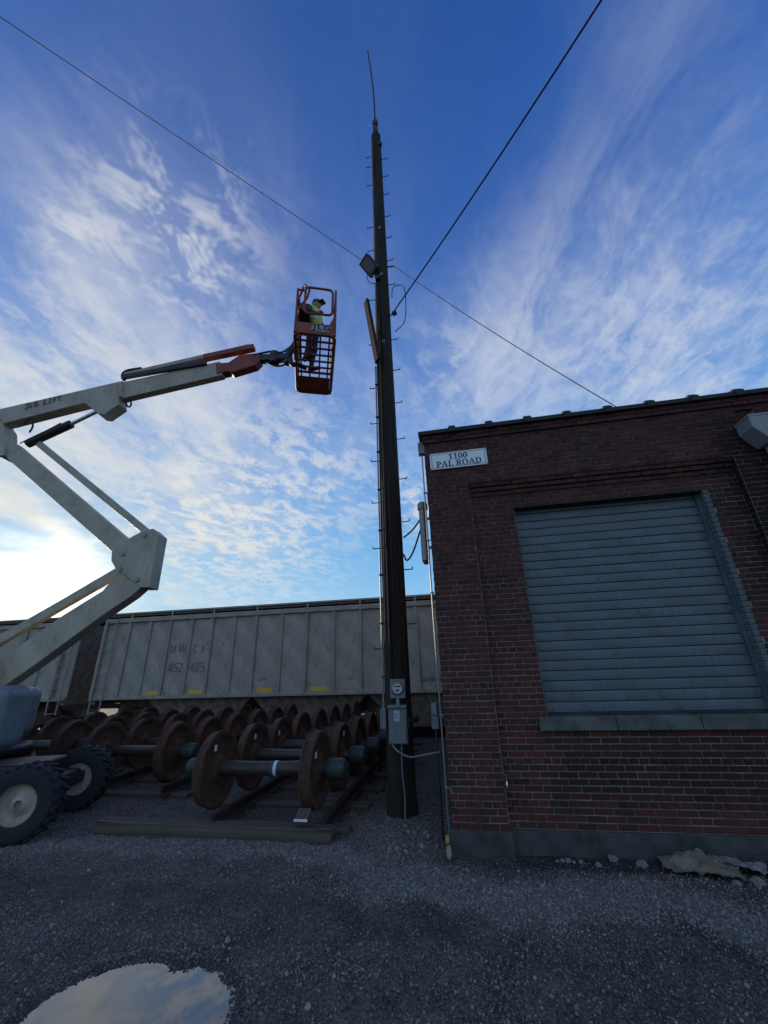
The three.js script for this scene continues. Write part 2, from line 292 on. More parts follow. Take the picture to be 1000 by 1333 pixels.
// ================================================================= BRICK BUILDING
const CO = .0677, Y0 = .225, yOf = (i) => Y0 + CO * i;
{
  const b = thing('brick_building', 'dark red brick building with a grey roll-up door above a concrete sill', 'building');
  const Zp = -5.5, Zr = -5.6, X1 = 7.4, ZB = -12.2;
  part('foundation', merge([rbox(-.345, .335, -.15, Y0, -5.86, -5.462, .012), rbox(.33, X1 + .04, -.15, Y0 - .004, -5.86, -5.562, .012)]), M.concrete, b);
  part('wall_core', merge([
    box(-.30, .30, .2, yOf(62), -5.9, Zp - .009), box(.30, 3.80, .2, yOf(14), -5.9, Zr - .009), box(.30, .905, yOf(14), yOf(56), -5.9, Zr - .009),
    box(3.41, 3.80, yOf(14), yOf(56), -5.9, Zr - .009), box(.30, 3.80, yOf(56), yOf(62), -5.9, Zr - .009), box(3.80, X1 - .01, .2, yOf(62), -5.9, Zp - .009),
    box(-.30, 4.02, yOf(62), 5.30, -5.9, Zp - .009), box(4.25, X1 - .01, yOf(62), 5.30, -5.9, Zp - .009), box(4.02, 4.25, yOf(62), 4.90, -5.9, Zp - .009), box(4.02, 4.25, 5.11, 5.30, -5.9, Zp - .009),
    box(-.30, -.05, -.1, 5.30, ZB, -5.9), box(X1 - .26, X1 - .01, -.1, 5.30, ZB, -5.9), box(-.05, X1 - .26, -.1, 5.30, ZB, ZB + .25)]), M.mortar, b);
  part('roof_deck', box(-.05, X1 - .26, 4.86, 4.98, ZB + .25, -5.9), M.coping, b);
  part('lintel', merge([box(.86, 3.43, yOf(56) - .012, yOf(56) - .001, -5.78, -5.598), box(.905, 3.41, yOf(56), yOf(57) + .01, -5.9, -5.755)]), M.steelDark, b);
  // bricks
  const bricks = [], r = rng(31);
  function stain(x, y, z) { // soot and damp as the photograph shows: round the scupper and its pipe, and under the sill
    let k = 1; const n = .5 + .5 * fbm2(x * 1.8 + 3, y * 1.5, 4), f = .5 + .5 * N2(x * 9, y * 11);
    k *= 1 - .72 * sstep(.75, .25, Math.abs(x - 4.05) + .5 * (n - .5)) * sstep(2.3, 3.5, y + .8 * n) * sstep(5.2, 4.9, y);
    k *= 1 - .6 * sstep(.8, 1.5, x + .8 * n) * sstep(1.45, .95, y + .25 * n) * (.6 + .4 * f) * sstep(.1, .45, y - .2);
    return k;
  }
  function face(x0, x1, i0, i1, z, hole, side) {
    for (let i = i0; i < i1; i++) {
      const header = i % 6 === 3, step = header ? .1025 : .205, off = header ? .05 : (i % 2) * .1025 + .018 * N2(i * .7, 5);
      let x = Math.floor((x0 - off) / step) * step + off;
      for (; x < x1; x += step) {
        let segs = [[Math.max(x, x0), Math.min(x + step, x1)]];
        if (hole) for (const [hx0, hx1, hi0, hi1] of hole) if (i >= hi0 && i < hi1) segs = segs.flatMap(([a, c]) => [[a, Math.min(c, hx0)], [Math.max(a, hx1), c]]);
        for (const [a, c] of segs) {
          if (c - a < .03) continue;
          const j = .005, dz = .007 * (r() - .4), cx = (a + c) / 2, cy = yOf(i) + CO / 2;
          bricks.push({ x: cx, y: cy + .002 * (r() - .5), z: z + dz, w: c - a - .0105 + .004 * (r() - .5), h: CO - .0115 + .002 * (r() - .5), side, tone: r(), hue: r(), st: stain(side ? 0 : cx, cy, z), rz: .008 * (r() - .5) });
        }
      }
    }
  }
  const hole = [[.905, 3.41, 14, 56], [.80, 3.47, 14, 16]];
  face(-.31, .31, 0, 62, Zp); face(.32, 3.79, 0, 59, Zr, hole);
  for (let k = 0; k < 3; k++) face(.32, 3.79, 59 + k, 60 + k, Zr + .025 * (k + 1));
  face(3.80, X1, 0, 62, Zp); face(-.31, X1, 62, 73, Zp, [[4.02, 4.25, 69, 72]]); face(-.335, X1, 73, 75, Zp + .032);
  face(5.52, 11.0, 0, 75, -.31, null, true);
  for (let i = 0; i < 62; i++) for (const [a, c] of i % 2 ? [[-5.598, -5.512]] : [[-5.598, -5.512]]) bricks.push({ x: -(a + c) / 2, y: yOf(i) + CO / 2, z: 3.79, w: c - a, h: CO - .0115, side: true, tone: r(), hue: r(), st: .8 * stain(3.8, yOf(i), 0), rz: 0 });
  const palette = [[.132, .036, .029], [.119, .033, .027], [.145, .040, .031], [.104, .032, .028], [.120, .038, .031], [.086, .031, .028], [.137, .034, .030], [.109, .036, .030], [.073, .029, .029], [.119, .036, .028]];
  const size = (k) => { const p = V(k.side ? -.31 : k.x, k.y, k.side ? -k.x : k.z); if (k.side) return 0; const a = p.clone().setX(p.x - k.w / 2).project(camera), c = p.clone().setX(p.x + k.w / 2).project(camera), e = p.clone().setY(p.y + k.h / 2).project(camera), f = p.clone().setY(p.y - k.h / 2).project(camera); if (Math.abs(a.x) > 1 || Math.abs(c.x) > 1) return 0; return Math.hypot(a.x - c.x, a.y - c.y) * Math.hypot(e.x - f.x, e.y - f.y); };
  bricks.forEach((k) => { k.s = size(k); }); bricks.sort((a, c) => c.s - a.s);
  const unit = metric(new RoundedBoxGeometry(.2, .058, .06, 1, .004)), unitHead = metric(new RoundedBoxGeometry(.095, .058, .06, 1, .004)), flat = metric(new THREE.BoxGeometry(.2, .058, .06)), bm = new THREE.MeshStandardMaterial({ vertexColors: true, roughness: .9, map: grainMap, bumpMap: grainBump, bumpScale: .004 });
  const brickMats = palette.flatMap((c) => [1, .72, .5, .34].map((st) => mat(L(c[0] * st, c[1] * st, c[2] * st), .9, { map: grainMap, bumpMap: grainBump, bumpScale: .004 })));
  const rest = [];
  bricks.forEach((k, i) => {
    const pi = Math.floor(k.tone * 10), m4 = new THREE.Matrix4();
    if (i < 300) {
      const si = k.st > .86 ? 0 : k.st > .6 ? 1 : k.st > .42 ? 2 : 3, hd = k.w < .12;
      const o = part('brick', hd ? unitHead : unit, brickMats[pi * 4 + si], b); o.position.set(k.x, k.y, k.z - .03); o.scale.set(k.w / (hd ? .095 : .2), k.h / .058, 1); o.rotation.z = k.rz; return;
    }
    const g = flat.clone(), c = palette[pi].map((v) => v * k.st * (.85 + .3 * k.hue)), n = g.attributes.position.count, ca = new Float32Array(n * 3);
    for (let v = 0; v < n; v++) ca.set(c, v * 3);
    g.setAttribute('color', new THREE.BufferAttribute(ca, 3));
    const uv = g.attributes.uv, ou = r() * 7, ov = r() * 7; for (let v = 0; v < n; v++) uv.setXY(v, uv.getX(v) + ou, uv.getY(v) + ov);
    g.scale(k.w / .2, k.h / .058, 1); g.rotateZ(k.rz);
    if (k.side) { g.rotateY(-Math.PI / 2); g.translate(k.z + .03, k.y, -k.x); } else g.translate(k.x, k.y, k.z - .03);
    rest.push(g);
  });
  tag(part('brickwork', merge(rest), bm, b), null, null, null, 'stuff');
  // painted jamb bricks beside the door, two deep
  const jb = [new RoundedBoxGeometry(.072, CO - .013, .068, 2, .012), new RoundedBoxGeometry(.066, CO - .013, .06, 2, .008)].map((g) => metric(g));
  for (let i = 16; i < 56; i++) { let o = part('jamb_brick', jb[0], M.jamb, b); o.position.set(3.376 + .003 * r(), yOf(i) + CO / 2, -5.638 + .005 * r()); o = part('jamb_brick', jb[1], M.jamb, b); o.position.set(3.377 + .003 * r(), yOf(i) + CO / 2, -5.71); }
  part('jamb_mortar', box(3.352, 3.409, yOf(16), yOf(56) - .013, -5.745, -5.615), M.mortar, b);
  // coping tiles with raised joints
  const cw = .5675, prof = [[-.19, 0], [-.19, .05], [-.13, .095], [0, .112], [.13, .095], [.19, .05], [.19, 0]];
  const tileG = metric(prism(prof, cw - .006, .004)); tileG.rotateY(Math.PI / 2);
  const jointG = metric(prism([[-.205, -.006], [-.205, .06], [-.14, .118], [0, .140], [.14, .118], [.205, .06], [.205, -.006]], .085, .012)); jointG.rotateY(Math.PI / 2);
  for (let k = 0; k < 14; k++) { const x = -.418 + cw * (k + .5); if (x > X1) break; const t = part('coping_tile', tileG, M.coping, b); t.position.set(x + (k ? 0 : .04), yOf(75) + .003, -5.61); if (k) { const j = part('joint_collar', jointG, M.coping, t); j.position.set(-cw / 2, 0, 0); } }
  // sill in three cast lengths
  for (const [a, c] of [[.795, 1.63], [1.636, 2.5], [2.506, 3.475]]) part('sill', rbox(a, c, yOf(14) + .003, yOf(16) + .012, -5.80, -5.535 + .003 * (c - a), .012), M.sill, b);
  // roll-up door: one mesh for each slat
  const door = new THREE.Group(); door.name = 'roller_door'; b.add(door);
  const sl = .1185, sp = [[-.016, .0005], [-.006, .001], [.0, .003], [.0005, .008], [.003, .03], [.004, .06], [.003, .09], [.0, .107], [-.006, .1105], [-.016, .1115]];
  const slatG = metric(prism(sp, 2.46, 0)); slatG.rotateY(Math.PI / 2); slatG.scale(1, 1, -1); flip(slatG);
  function flip(g) { const p = g.attributes.position, n = g.attributes.normal, u = g.attributes.uv; for (let t = 0; t < p.count; t += 3) for (const at of [p, n, u]) { const s = at.itemSize; for (let k = 0; k < s; k++) { const a = at.array[(t + 1) * s + k]; at.array[(t + 1) * s + k] = at.array[(t + 2) * s + k]; at.array[(t + 2) * s + k] = a; } } g.computeVertexNormals(); }
  const slatV = [0, 1, 2, 3, 4, 5].map((k) => { const g = slatG.clone(), u = g.attributes.uv; for (let i = 0; i < u.count; i++) u.setXY(i, u.getX(i) + k * 1.37, u.getY(i) + k * .29); return g; });
  for (let k = 0; k < 23; k++) { const o = part('slat', slatV[(k * 5 + (k >> 2)) % 6], M.slat, door); o.position.set(2.12, yOf(16) + .045 + sl * k, -5.765 + .0015 * Math.sin(k * 2.1)); }
  part('door_backing', box(.90, 3.35, yOf(16) - .02, yOf(56) + .05, -5.81, -5.785), M.steelDark, door);
  part('bottom_bar', rbox(.905, 3.34, yOf(16) + .013, yOf(16) + .043, -5.785, -5.745, .006), M.steelDark, door);
  part('guide', rbox(3.305, 3.349, yOf(16) + .014, yOf(56) - .014, -5.785, -5.715, .004), M.jamb, door);
  part('guide', rbox(.907, .935, yOf(16) + .014, yOf(56) - .014, -5.785, -5.715, .004), M.jamb, door);
}
{ // sign
  const s = thing('street_sign', 'white rectangular sign reading 1100 PAL ROAD on the brick corner', 'sign', [.198, 4.832, -5.474]);
  part('plate', rbox(-.425, .425, -.138, .138, -.012, .004, .004), mat(L(.84, .87, .87), .45), s);
  const fr = []; for (const [a, c, d, e] of [[-.40, .40, .112, .118], [-.40, .40, -.118, -.112], [-.40, -.394, -.111, .111], [.394, .40, -.111, .111]]) fr.push(box(a, c, d, e, .0045, .006));
  part('border_line', merge(fr), M.ink, s);
  const t1 = await text('1100', .094, 'serif_bold', .0015, 1.0), t2 = await text('PAL ROAD', .094, 'serif_bold', .0015, .98);
  part('lettering', t1, M.ink, s).position.set(.0, .055, .005); part('lettering', t2, M.ink, s).position.set(.0, -.058, .005);
  const bolt = lathe([[0, .004], [.008, .003], [.01, 0]], 10, 'z'); for (const x of [-.412, .412]) for (const y of [-.125, .125]) part('bolt', bolt, M.galv, s).position.set(x, y, .004);
}
{ // scupper and conductor head
  const s = thing('rain_head', 'white sheet metal rain conductor head and downspout under the wall scupper', 'downspout', [4.25, 4.6, -5.34]);
  part('hopper_box', metric(prism([[-.31, .07], [-.31, .22], [.31, .22], [.31, .07], [.17, -.14], [-.17, -.14]], .26, .008)), M.white, s);
  part('rim', rbox(-.325, .325, .215, .25, -.145, .145, .008), M.white, s);
  part('downspout', merge([rbox(-.12, .06, -.62, -.135, -.09, .06, .012), rbox(-.12, .06, -4.5, -.60, -.11, .02, .012)]), M.white, s);
  part('strap', rbox(-.16, .10, -.42, -.385, -.15, .066, .004), M.galv, s);
}
{ // pipework on the left corner and side wall
  const c = thing('corner_conduit', 'thin grey conduit running down the corner of the brick building', 'conduit', [-.35, 0, -5.55]);
  part('pipe', cyl(V(0, .02, 0), V(0, 5.16, 0), .011, .011, 10), M.galv, c);
  for (let y = .6; y < 5; y += .75) part('clip', rbox(-.018, .035, y, y + .018, -.016, .016, .003), M.galv, c);
  part('junction_box', rbox(-.05, .05, 5.02, 5.22, -.05, .05, .006), M.boxGrey, c);
  const v = thing('service_mast', 'grey capped pipe mast on the side wall of the brick building', 'pipe', [-.45, 3.46, -6.3]);
  part('pipe', lathe([[0, 0], [.035, 0], [.062, .05], [.066, .06], [.066, .95]], 20), M.galv, v);
  part('cap', lathe([[.07, .93], [.085, .94], [.085, 1.04], [.07, 1.06], [0, 1.065]], 20), M.galv, v);
  part('wall_bracket', merge([rbox(.0, .15, .25, .29, -.02, .02, .004), rbox(.0, .15, .75, .79, -.02, .02, .004)]), M.galv, v);
  const o = thing('outlet_box', 'small grey outlet box with lever on conduit beside the brick corner', 'outlet box', [-.44, 1.18, -5.80]);
  part('box', rbox(-.045, .045, 0, .15, -.04, .04, .01), M.boxGrey, o); part('cover', rbox(-.04, .04, .15, .30, -.035, .04, .018), M.galv, o);
  part('lever', cyl(V(-.02, .29, .02), V(-.07, .40, .03), .008, .005, 8), M.galv, o); part('conduit', cyl(V(0, -1.15, 0), V(0, .02, 0), .014, .014, 8), M.steelDark, o);
  part('mount', rbox(.03, .13, .03, .12, -.03, .03, .004), M.steelDark, o);
  const f = thing('wall_spigot', 'small bright metal hose spigot in the brick corner below the sill', 'spigot', [.335, .69, -5.575]);
  part('stub', cyl(V(0, 0, -.03), V(0, 0, .06), .014, .012, 10), M.chrome, f); part('spout', tube([V(0, 0, .05), V(0, 0, .085), V(0, -.03, .10), V(0, -.065, .10)], .012, 12, 8), M.chrome, f);
  part('handle', merge([cyl(V(0, .0, .05), V(0, .05, .05), .006, .006, 8), lathe([[0, .05], [.026, .05], [.026, .058], [0, .058]], 10).translate(0, 0, .05)]), M.galv, f);
}

// ================================================================= UTILITY POLE AND WHAT HANGS ON IT
const PX = -1.045, PZ = -6.67;
const poleR = (y) => .205 - .067 * clamp(y / 16.4), poleX = (y) => PX - .04 * y / 16.4;
{
  const p = thing('utility_pole', 'tall dark weathered wooden utility pole with climbing steps', 'pole', [PX, 0, PZ]);
  const seg = 56, rows = 220, pos = [], uv = [], idx = [];
  for (let j = 0; j <= rows; j++) for (let i = 0; i <= seg; i++) {
    const y = -.3 + 16.72 * j / rows, a = i / seg * Math.PI * 2, ca = Math.cos(a), sa = Math.sin(a);
    let rr = poleR(Math.max(0, y)) * (1 + .018 * N3(ca * 1.5, sa * 1.5, y * .35) + .012 * N3(ca * 7, sa * 7, y * .25));
    const crack = N3(ca * 4.2, sa * 4.2, y * .10 + 30); rr -= .016 * sstep(.07, .0, Math.abs(crack)) ;
    if (y < .35) rr += .018 * (1 - y / .35);
    pos.push(rr * ca - .04 * y / 16.4, y, rr * sa); uv.push(i / seg * 1.3, y * .33);
  }
  for (let j = 0; j < rows; j++) for (let i = 0; i < seg; i++) { const a = j * (seg + 1) + i, b = a + seg + 1; idx.push(a, b, a + 1, a + 1, b, b + 1); }
  const g = new THREE.BufferGeometry(); g.setAttribute('position', new THREE.Float32BufferAttribute(pos, 3)); g.setAttribute('uv', new THREE.Float32BufferAttribute(uv, 2)); g.setIndex(idx); g.computeVertexNormals();
  part('shaft', g, M.pole, p);
  part('pole_top', lathe([[poleR(16.4) - .002, 16.40], [.07, 16.45], [0, 16.46]], 24).translate(-.04, 0, 0), M.pole, p);
  const stepG = merge([cyl(V(0, 0, 0), V(.17, 0, 0), .0095, .0095, 8), cyl(V(.165, 0, 0), V(.172, .045, 0), .0095, .0085, 8)]);
  const stepR = [205, 228, 252, 281, 309, 339, 371, 443, 483, 526, 573, 625, 681, 743, 813], stepL = [205, 218, 242, 297, 327, 392, 450, 507, 553, 602, 656, 715, 845];
  for (const [l, s] of [[stepR, 1], [stepL, -1]]) for (const y of l) { const h = atZ(s > 0 ? 515 : 487, y, PZ).y, o = part('climbing_step', stepG, M.steelDark, p); o.position.set(poleX(h) - PX + s * (poleR(h) - .02), h, .03); if (s < 0) o.rotation.y = Math.PI; o.rotation.z = s * rnd(-.05, .05); }
  part('insulator', merge([lathe([[0, 0], [.05, 0], [.06, .02], [.04, .045], [.06, .07], [.05, .09], [0, .09]], 16).rotateZ(-1.2).translate(.21, 9.26, .09), cyl(V(.1, 9.22, .05), V(.24, 9.29, .1), .012, .012, 8)]), M.black, p);
  part('through_bolt', cyl(V(-.24, 10.98, -.02), V(.30, 10.86, .02), .016, .016, 8), M.steelDark, p);
  for (const [y, a] of [[10.45, .5], [12.1, 2.2], [8.4, 1.2]]) part('bolt_plate', rbox(-.03, .03, y, y + .08, poleR(y) - .012, poleR(y) + .012, .004), M.galv, p);
}
{
  const c = thing('pole_conduit', 'long light grey conduit strapped up the side of the wooden pole', 'conduit', [PX, 0, PZ]);
  part('pipe', tube([1.33, 3, 5, 6.5, 7.9].map((y) => V(poleX(y) - PX - poleR(y) - .018, y, .05)), .016, 40, 8), M.galv, c);
  for (let y = 1.8; y < 7.8; y += .8) part('strap', rbox(poleX(y) - PX - poleR(y) - .038, poleX(y) - PX - poleR(y) + .03, y, y + .025, .02, .08, .004), M.steelDark, c);
  const g = thing('ground_wire', 'dark cable stapled down the front of the wooden pole', 'cable', [PX, 0, PZ]);
  part('cable_run', tube([.05, .95, 2.2, 4, 6.5, 9, 10.4].map((y, i) => V(poleX(y) - PX + .03 + .012 * Math.sin(i * 2), y, poleR(y) + .014)), .011, 60, 6), M.cable, g);
  part('wood_moulding', tube([1.8, 4, 6.6, 9.2].map((y) => V(poleX(y) - PX - .06, y, poleR(y) + .004)), .018, 30, 6), M.pole, g);
}
{ // meter, disconnect, small box
  const m = thing('electric_meter', 'round glass electric meter on a grey socket box on the pole', 'electric meter', [-1.01, 1.515, -6.44]);
  part('socket_box', rbox(-.112, .112, 0, .262, -.05, .035, .008), M.boxGrey, m);
  part('ring', lathe([[.078, .03], [.09, .035], [.09, .055], [.078, .06]], 28, 'z'), M.galv, m);
  part('dial_plate', lathe([[0, .045], [.074, .045], [.074, .04]], 28, 'z'), mat(L(.62, .62, .55), .6), m).position.set(0, .135, 0);
  m.children[1].position.set(0, .135, 0);
  part('dial_marks', merge([box(-.05, .05, .15, .172, .0465, .048), box(-.035, .035, .118, .124, .0465, .048), box(-.02, .02, .092, .112, .0465, .048)]), M.ink, m);
  part('glass_dome', lathe([[.076, .045], [.074, .09], [.05, .118], [0, .124]], 28, 'z').translate(0, .135, 0), new THREE.MeshPhysicalMaterial({ color: L(.96, .98, 1), roughness: .04, transmission: 1, thickness: 0, ior: 1.45 }), m);
  const d = thing('disconnect_box', 'tall grey electrical disconnect box mounted on the pole under the meter', 'electrical box', [-1.02, .93, -6.43]);
  part('enclosure', rbox(-.135, .135, 0, .49, -.055, .055, .012), M.boxGrey, d); part('cover', rbox(-.122, .122, .012, .40, .05, .068, .008), M.boxGrey, d);
  part('hood', rbox(-.14, .14, .455, .50, -.06, .085, .012), M.boxGrey, d);
  part('label_plate', box(-.05, .035, .29, .43, .0685, .0705), mat(L(.42, .45, .46), .6), d); part('label_marks', merge([box(-.03, -.015, .33, .345, .071, .0722), box(0, .015, .33, .345, .071, .0722), box(-.03, -.015, .37, .385, .071, .0722), box(0, .015, .37, .385, .071, .0722)]), M.ink, d);
  part('handle', rbox(.135, .165, .20, .33, -.02, .03, .008), M.steelDark, d); part('nipple', cyl(V(.01, .49, 0), V(.01, .59, 0), .03, .03, 12), M.galv, d);
  const j = thing('junction_box', 'small narrow grey junction box beside the disconnect on the pole', 'electrical box', [-1.245, 1.11, -6.5]);
  part('box', rbox(-.045, .045, 0, .27, -.05, .05, .008), M.boxGrey, j); part('cover', rbox(-.04, .04, .01, .26, .048, .056, .004), M.boxGrey, j); part('bracket', rbox(.03, .14, .1, .14, -.06, -.03, .004), M.steelDark, j);
  const w = tag(part('sagging_cable', tube([V(-1.15, .99, -6.42), V(-1.06, .87, -6.38), V(-.86, .80, -6.25), V(-.62, .86, -6.02), V(-.44, .92, -5.8), V(-.40, .93, -5.72)], .014, 40, 8), M.galv, scene), 'grey cable sagging from the meter pole to the brick corner', 'cable');
  const w2 = tag(part('drop_cable', tube([V(-.98, .94, -6.42), V(-.99, .6, -6.44), V(-.97, .3, -6.44), V(-.975, .03, -6.43)], .013, 20, 8), M.galv, scene), 'thin grey cable dropping from the disconnect box to the ground', 'cable');
}
{ // floodlight
  const f = thing('floodlight', 'square black floodlight bracketed to the upper wooden pole', 'floodlight', [-1.30, 10.72, -6.42]);
  const h = new THREE.Group(); h.name = 'lamp_head'; h.rotation.set(.62, -.55, .3, 'YXZ'); f.add(h);
  part('housing', rbox(-.15, .15, -.21, .21, -.06, .05, .015), M.liftBlack, h); part('lens', box(-.125, .125, -.16, .18, .0505, .054), mat(L(.16, .15, .14), .25), h);
  part('bezel', merge([rbox(-.155, .155, .185, .215, .05, .062, .004), rbox(-.155, .155, -.215, -.17, .05, .062, .004), rbox(-.155, -.13, -.2, .2, .05, .061, .004), rbox(.13, .155, -.2, .2, .05, .061, .004)]), M.liftBlack, h);
  part('bracket', merge([cyl(V(0, -.1, -.04), V(.16, -.34, -.1), .022, .022, 8), rbox(.11, .23, -.42, -.30, -.16, -.02, .01)]), M.liftBlack, f);
  part('cord', tube([V(.0, -.2, 0), V(-.06, -.42, .04), V(.02, -.58, 0), V(.16, -.52, -.06)], .009, 20, 6), M.cable, f);
}
{ // loose brace board and whip antenna
  const A = V(-1.42, 9.76, -6.55), B = V(-1.17, 7.85, -6.42);
  const bd = thing('brace_board', 'short square timber bolted at a slant to the wooden pole', 'board', A.toArray());
  const d = B.clone().sub(A); part('plank', metric(new RoundedBoxGeometry(.16, d.length(), .07, 1, .006)).applyQuaternion(new THREE.Quaternion().setFromUnitVectors(V(0, 1, 0), d.clone().normalize())).translate(d.x / 2, d.y / 2, d.z / 2), M.pole, bd);
  part('bolt', cyl(V(.23, -1.7, -.05), V(.23, -1.7, .1), .016, .016, 8), M.steelDark, bd);
  const a = thing('whip_antenna', 'thin black whip antenna standing on top of the wooden pole', 'antenna', [PX - .045, 16.42, PZ]);
  part('whip', tube([V(0, .9, 0), V(-.015, 2.2, 0), V(-.07, 3.6, 0), V(-.17, 5.15, 0)], .024, 40, 8), M.black, a);
  part('base_mount', merge([cyl(V(0, .15, 0), V(0, .95, 0), .05, .04, 10), rbox(-.07, .07, .2, .5, -.05, .05, .01), rbox(-.075, .075, .62, .8, -.055, .055, .01)]), M.steelDark, a);
  part('mast_pipe', cyl(V(.02, -.35, .0), V(0, .2, 0), .028, .028, 8), M.steelDark, a);
  part('clamp', rbox(.06, .18, -.62, -.50, .02, .12, .01), M.steelDark, a);
}
{ // overhead wires
  const sagWire = (name, a, b, r, sag, label, m = M.cable, n = 30) => { const pts = []; for (let i = 0; i <= n; i++) { const t = i / n, p = a.clone().lerp(b, t); p.y -= sag * 4 * t * (1 - t); pts.push(p); } return tag(part(name, tube(pts, r, n * 2, 6), m, scene), label, 'wire', 'overhead wires at the pole'); };
  const p1 = V(-1.27, 10.99, PZ), q1 = atY(0, 22, 12.0).add(V(0, .103, 0)), e1 = p1.clone().lerp(q1, 3.2);
  sagWire('overhead_wire', p1, e1, .008, .12, 'thin overhead wire from the pole rising away over the boom lift');
  sagWire('overhead_wire', V(-.75, 10.86, PZ + .02), V(3.3, 5.30, -6.1), .008, .12, 'thin overhead wire sloping from the pole down to the brick roof');
  const p2 = V(-.80, 9.30, PZ + .12), q2 = atY(783, 0, 9.8).add(V(0, .474, 0)), e2 = p2.clone().lerp(q2, 2.6);
  sagWire('service_drop', p2, e2, .014, .5, 'thick black service cable from the pole insulator passing overhead');
  tag(part('jumper_wire', tube([V(-.83, 9.75, PZ + .1), V(-.80, 10.05, PZ + .1), V(-.66, 10.08, PZ + .12), V(-.54, 9.95, PZ + .14), V(-.52, 9.5, PZ + .14), V(-.58, 8.95, PZ + .12), V(-.80, 8.72, PZ + .1)], .010, 50, 6), M.cable, scene), 'black cable loop hanging beside the pole insulator', 'wire');
  tag(part('service_lead', tube([V(-.83, 4.02, -6.55), V(-.66, 4.12, -6.48), V(-.46, 4.28, -6.30)], .014, 16, 6), M.cable, scene), 'upper short black cable between the pole and the capped mast', 'wire');
  tag(part('service_lead', tube([V(-.84, 3.72, -6.55), V(-.78, 3.60, -6.5), V(-.66, 3.74, -6.45), V(-.50, 4.08, -6.32)], .016, 20, 6), M.cable, scene), 'lower drooping black cable between the pole and the capped mast', 'wire');
}

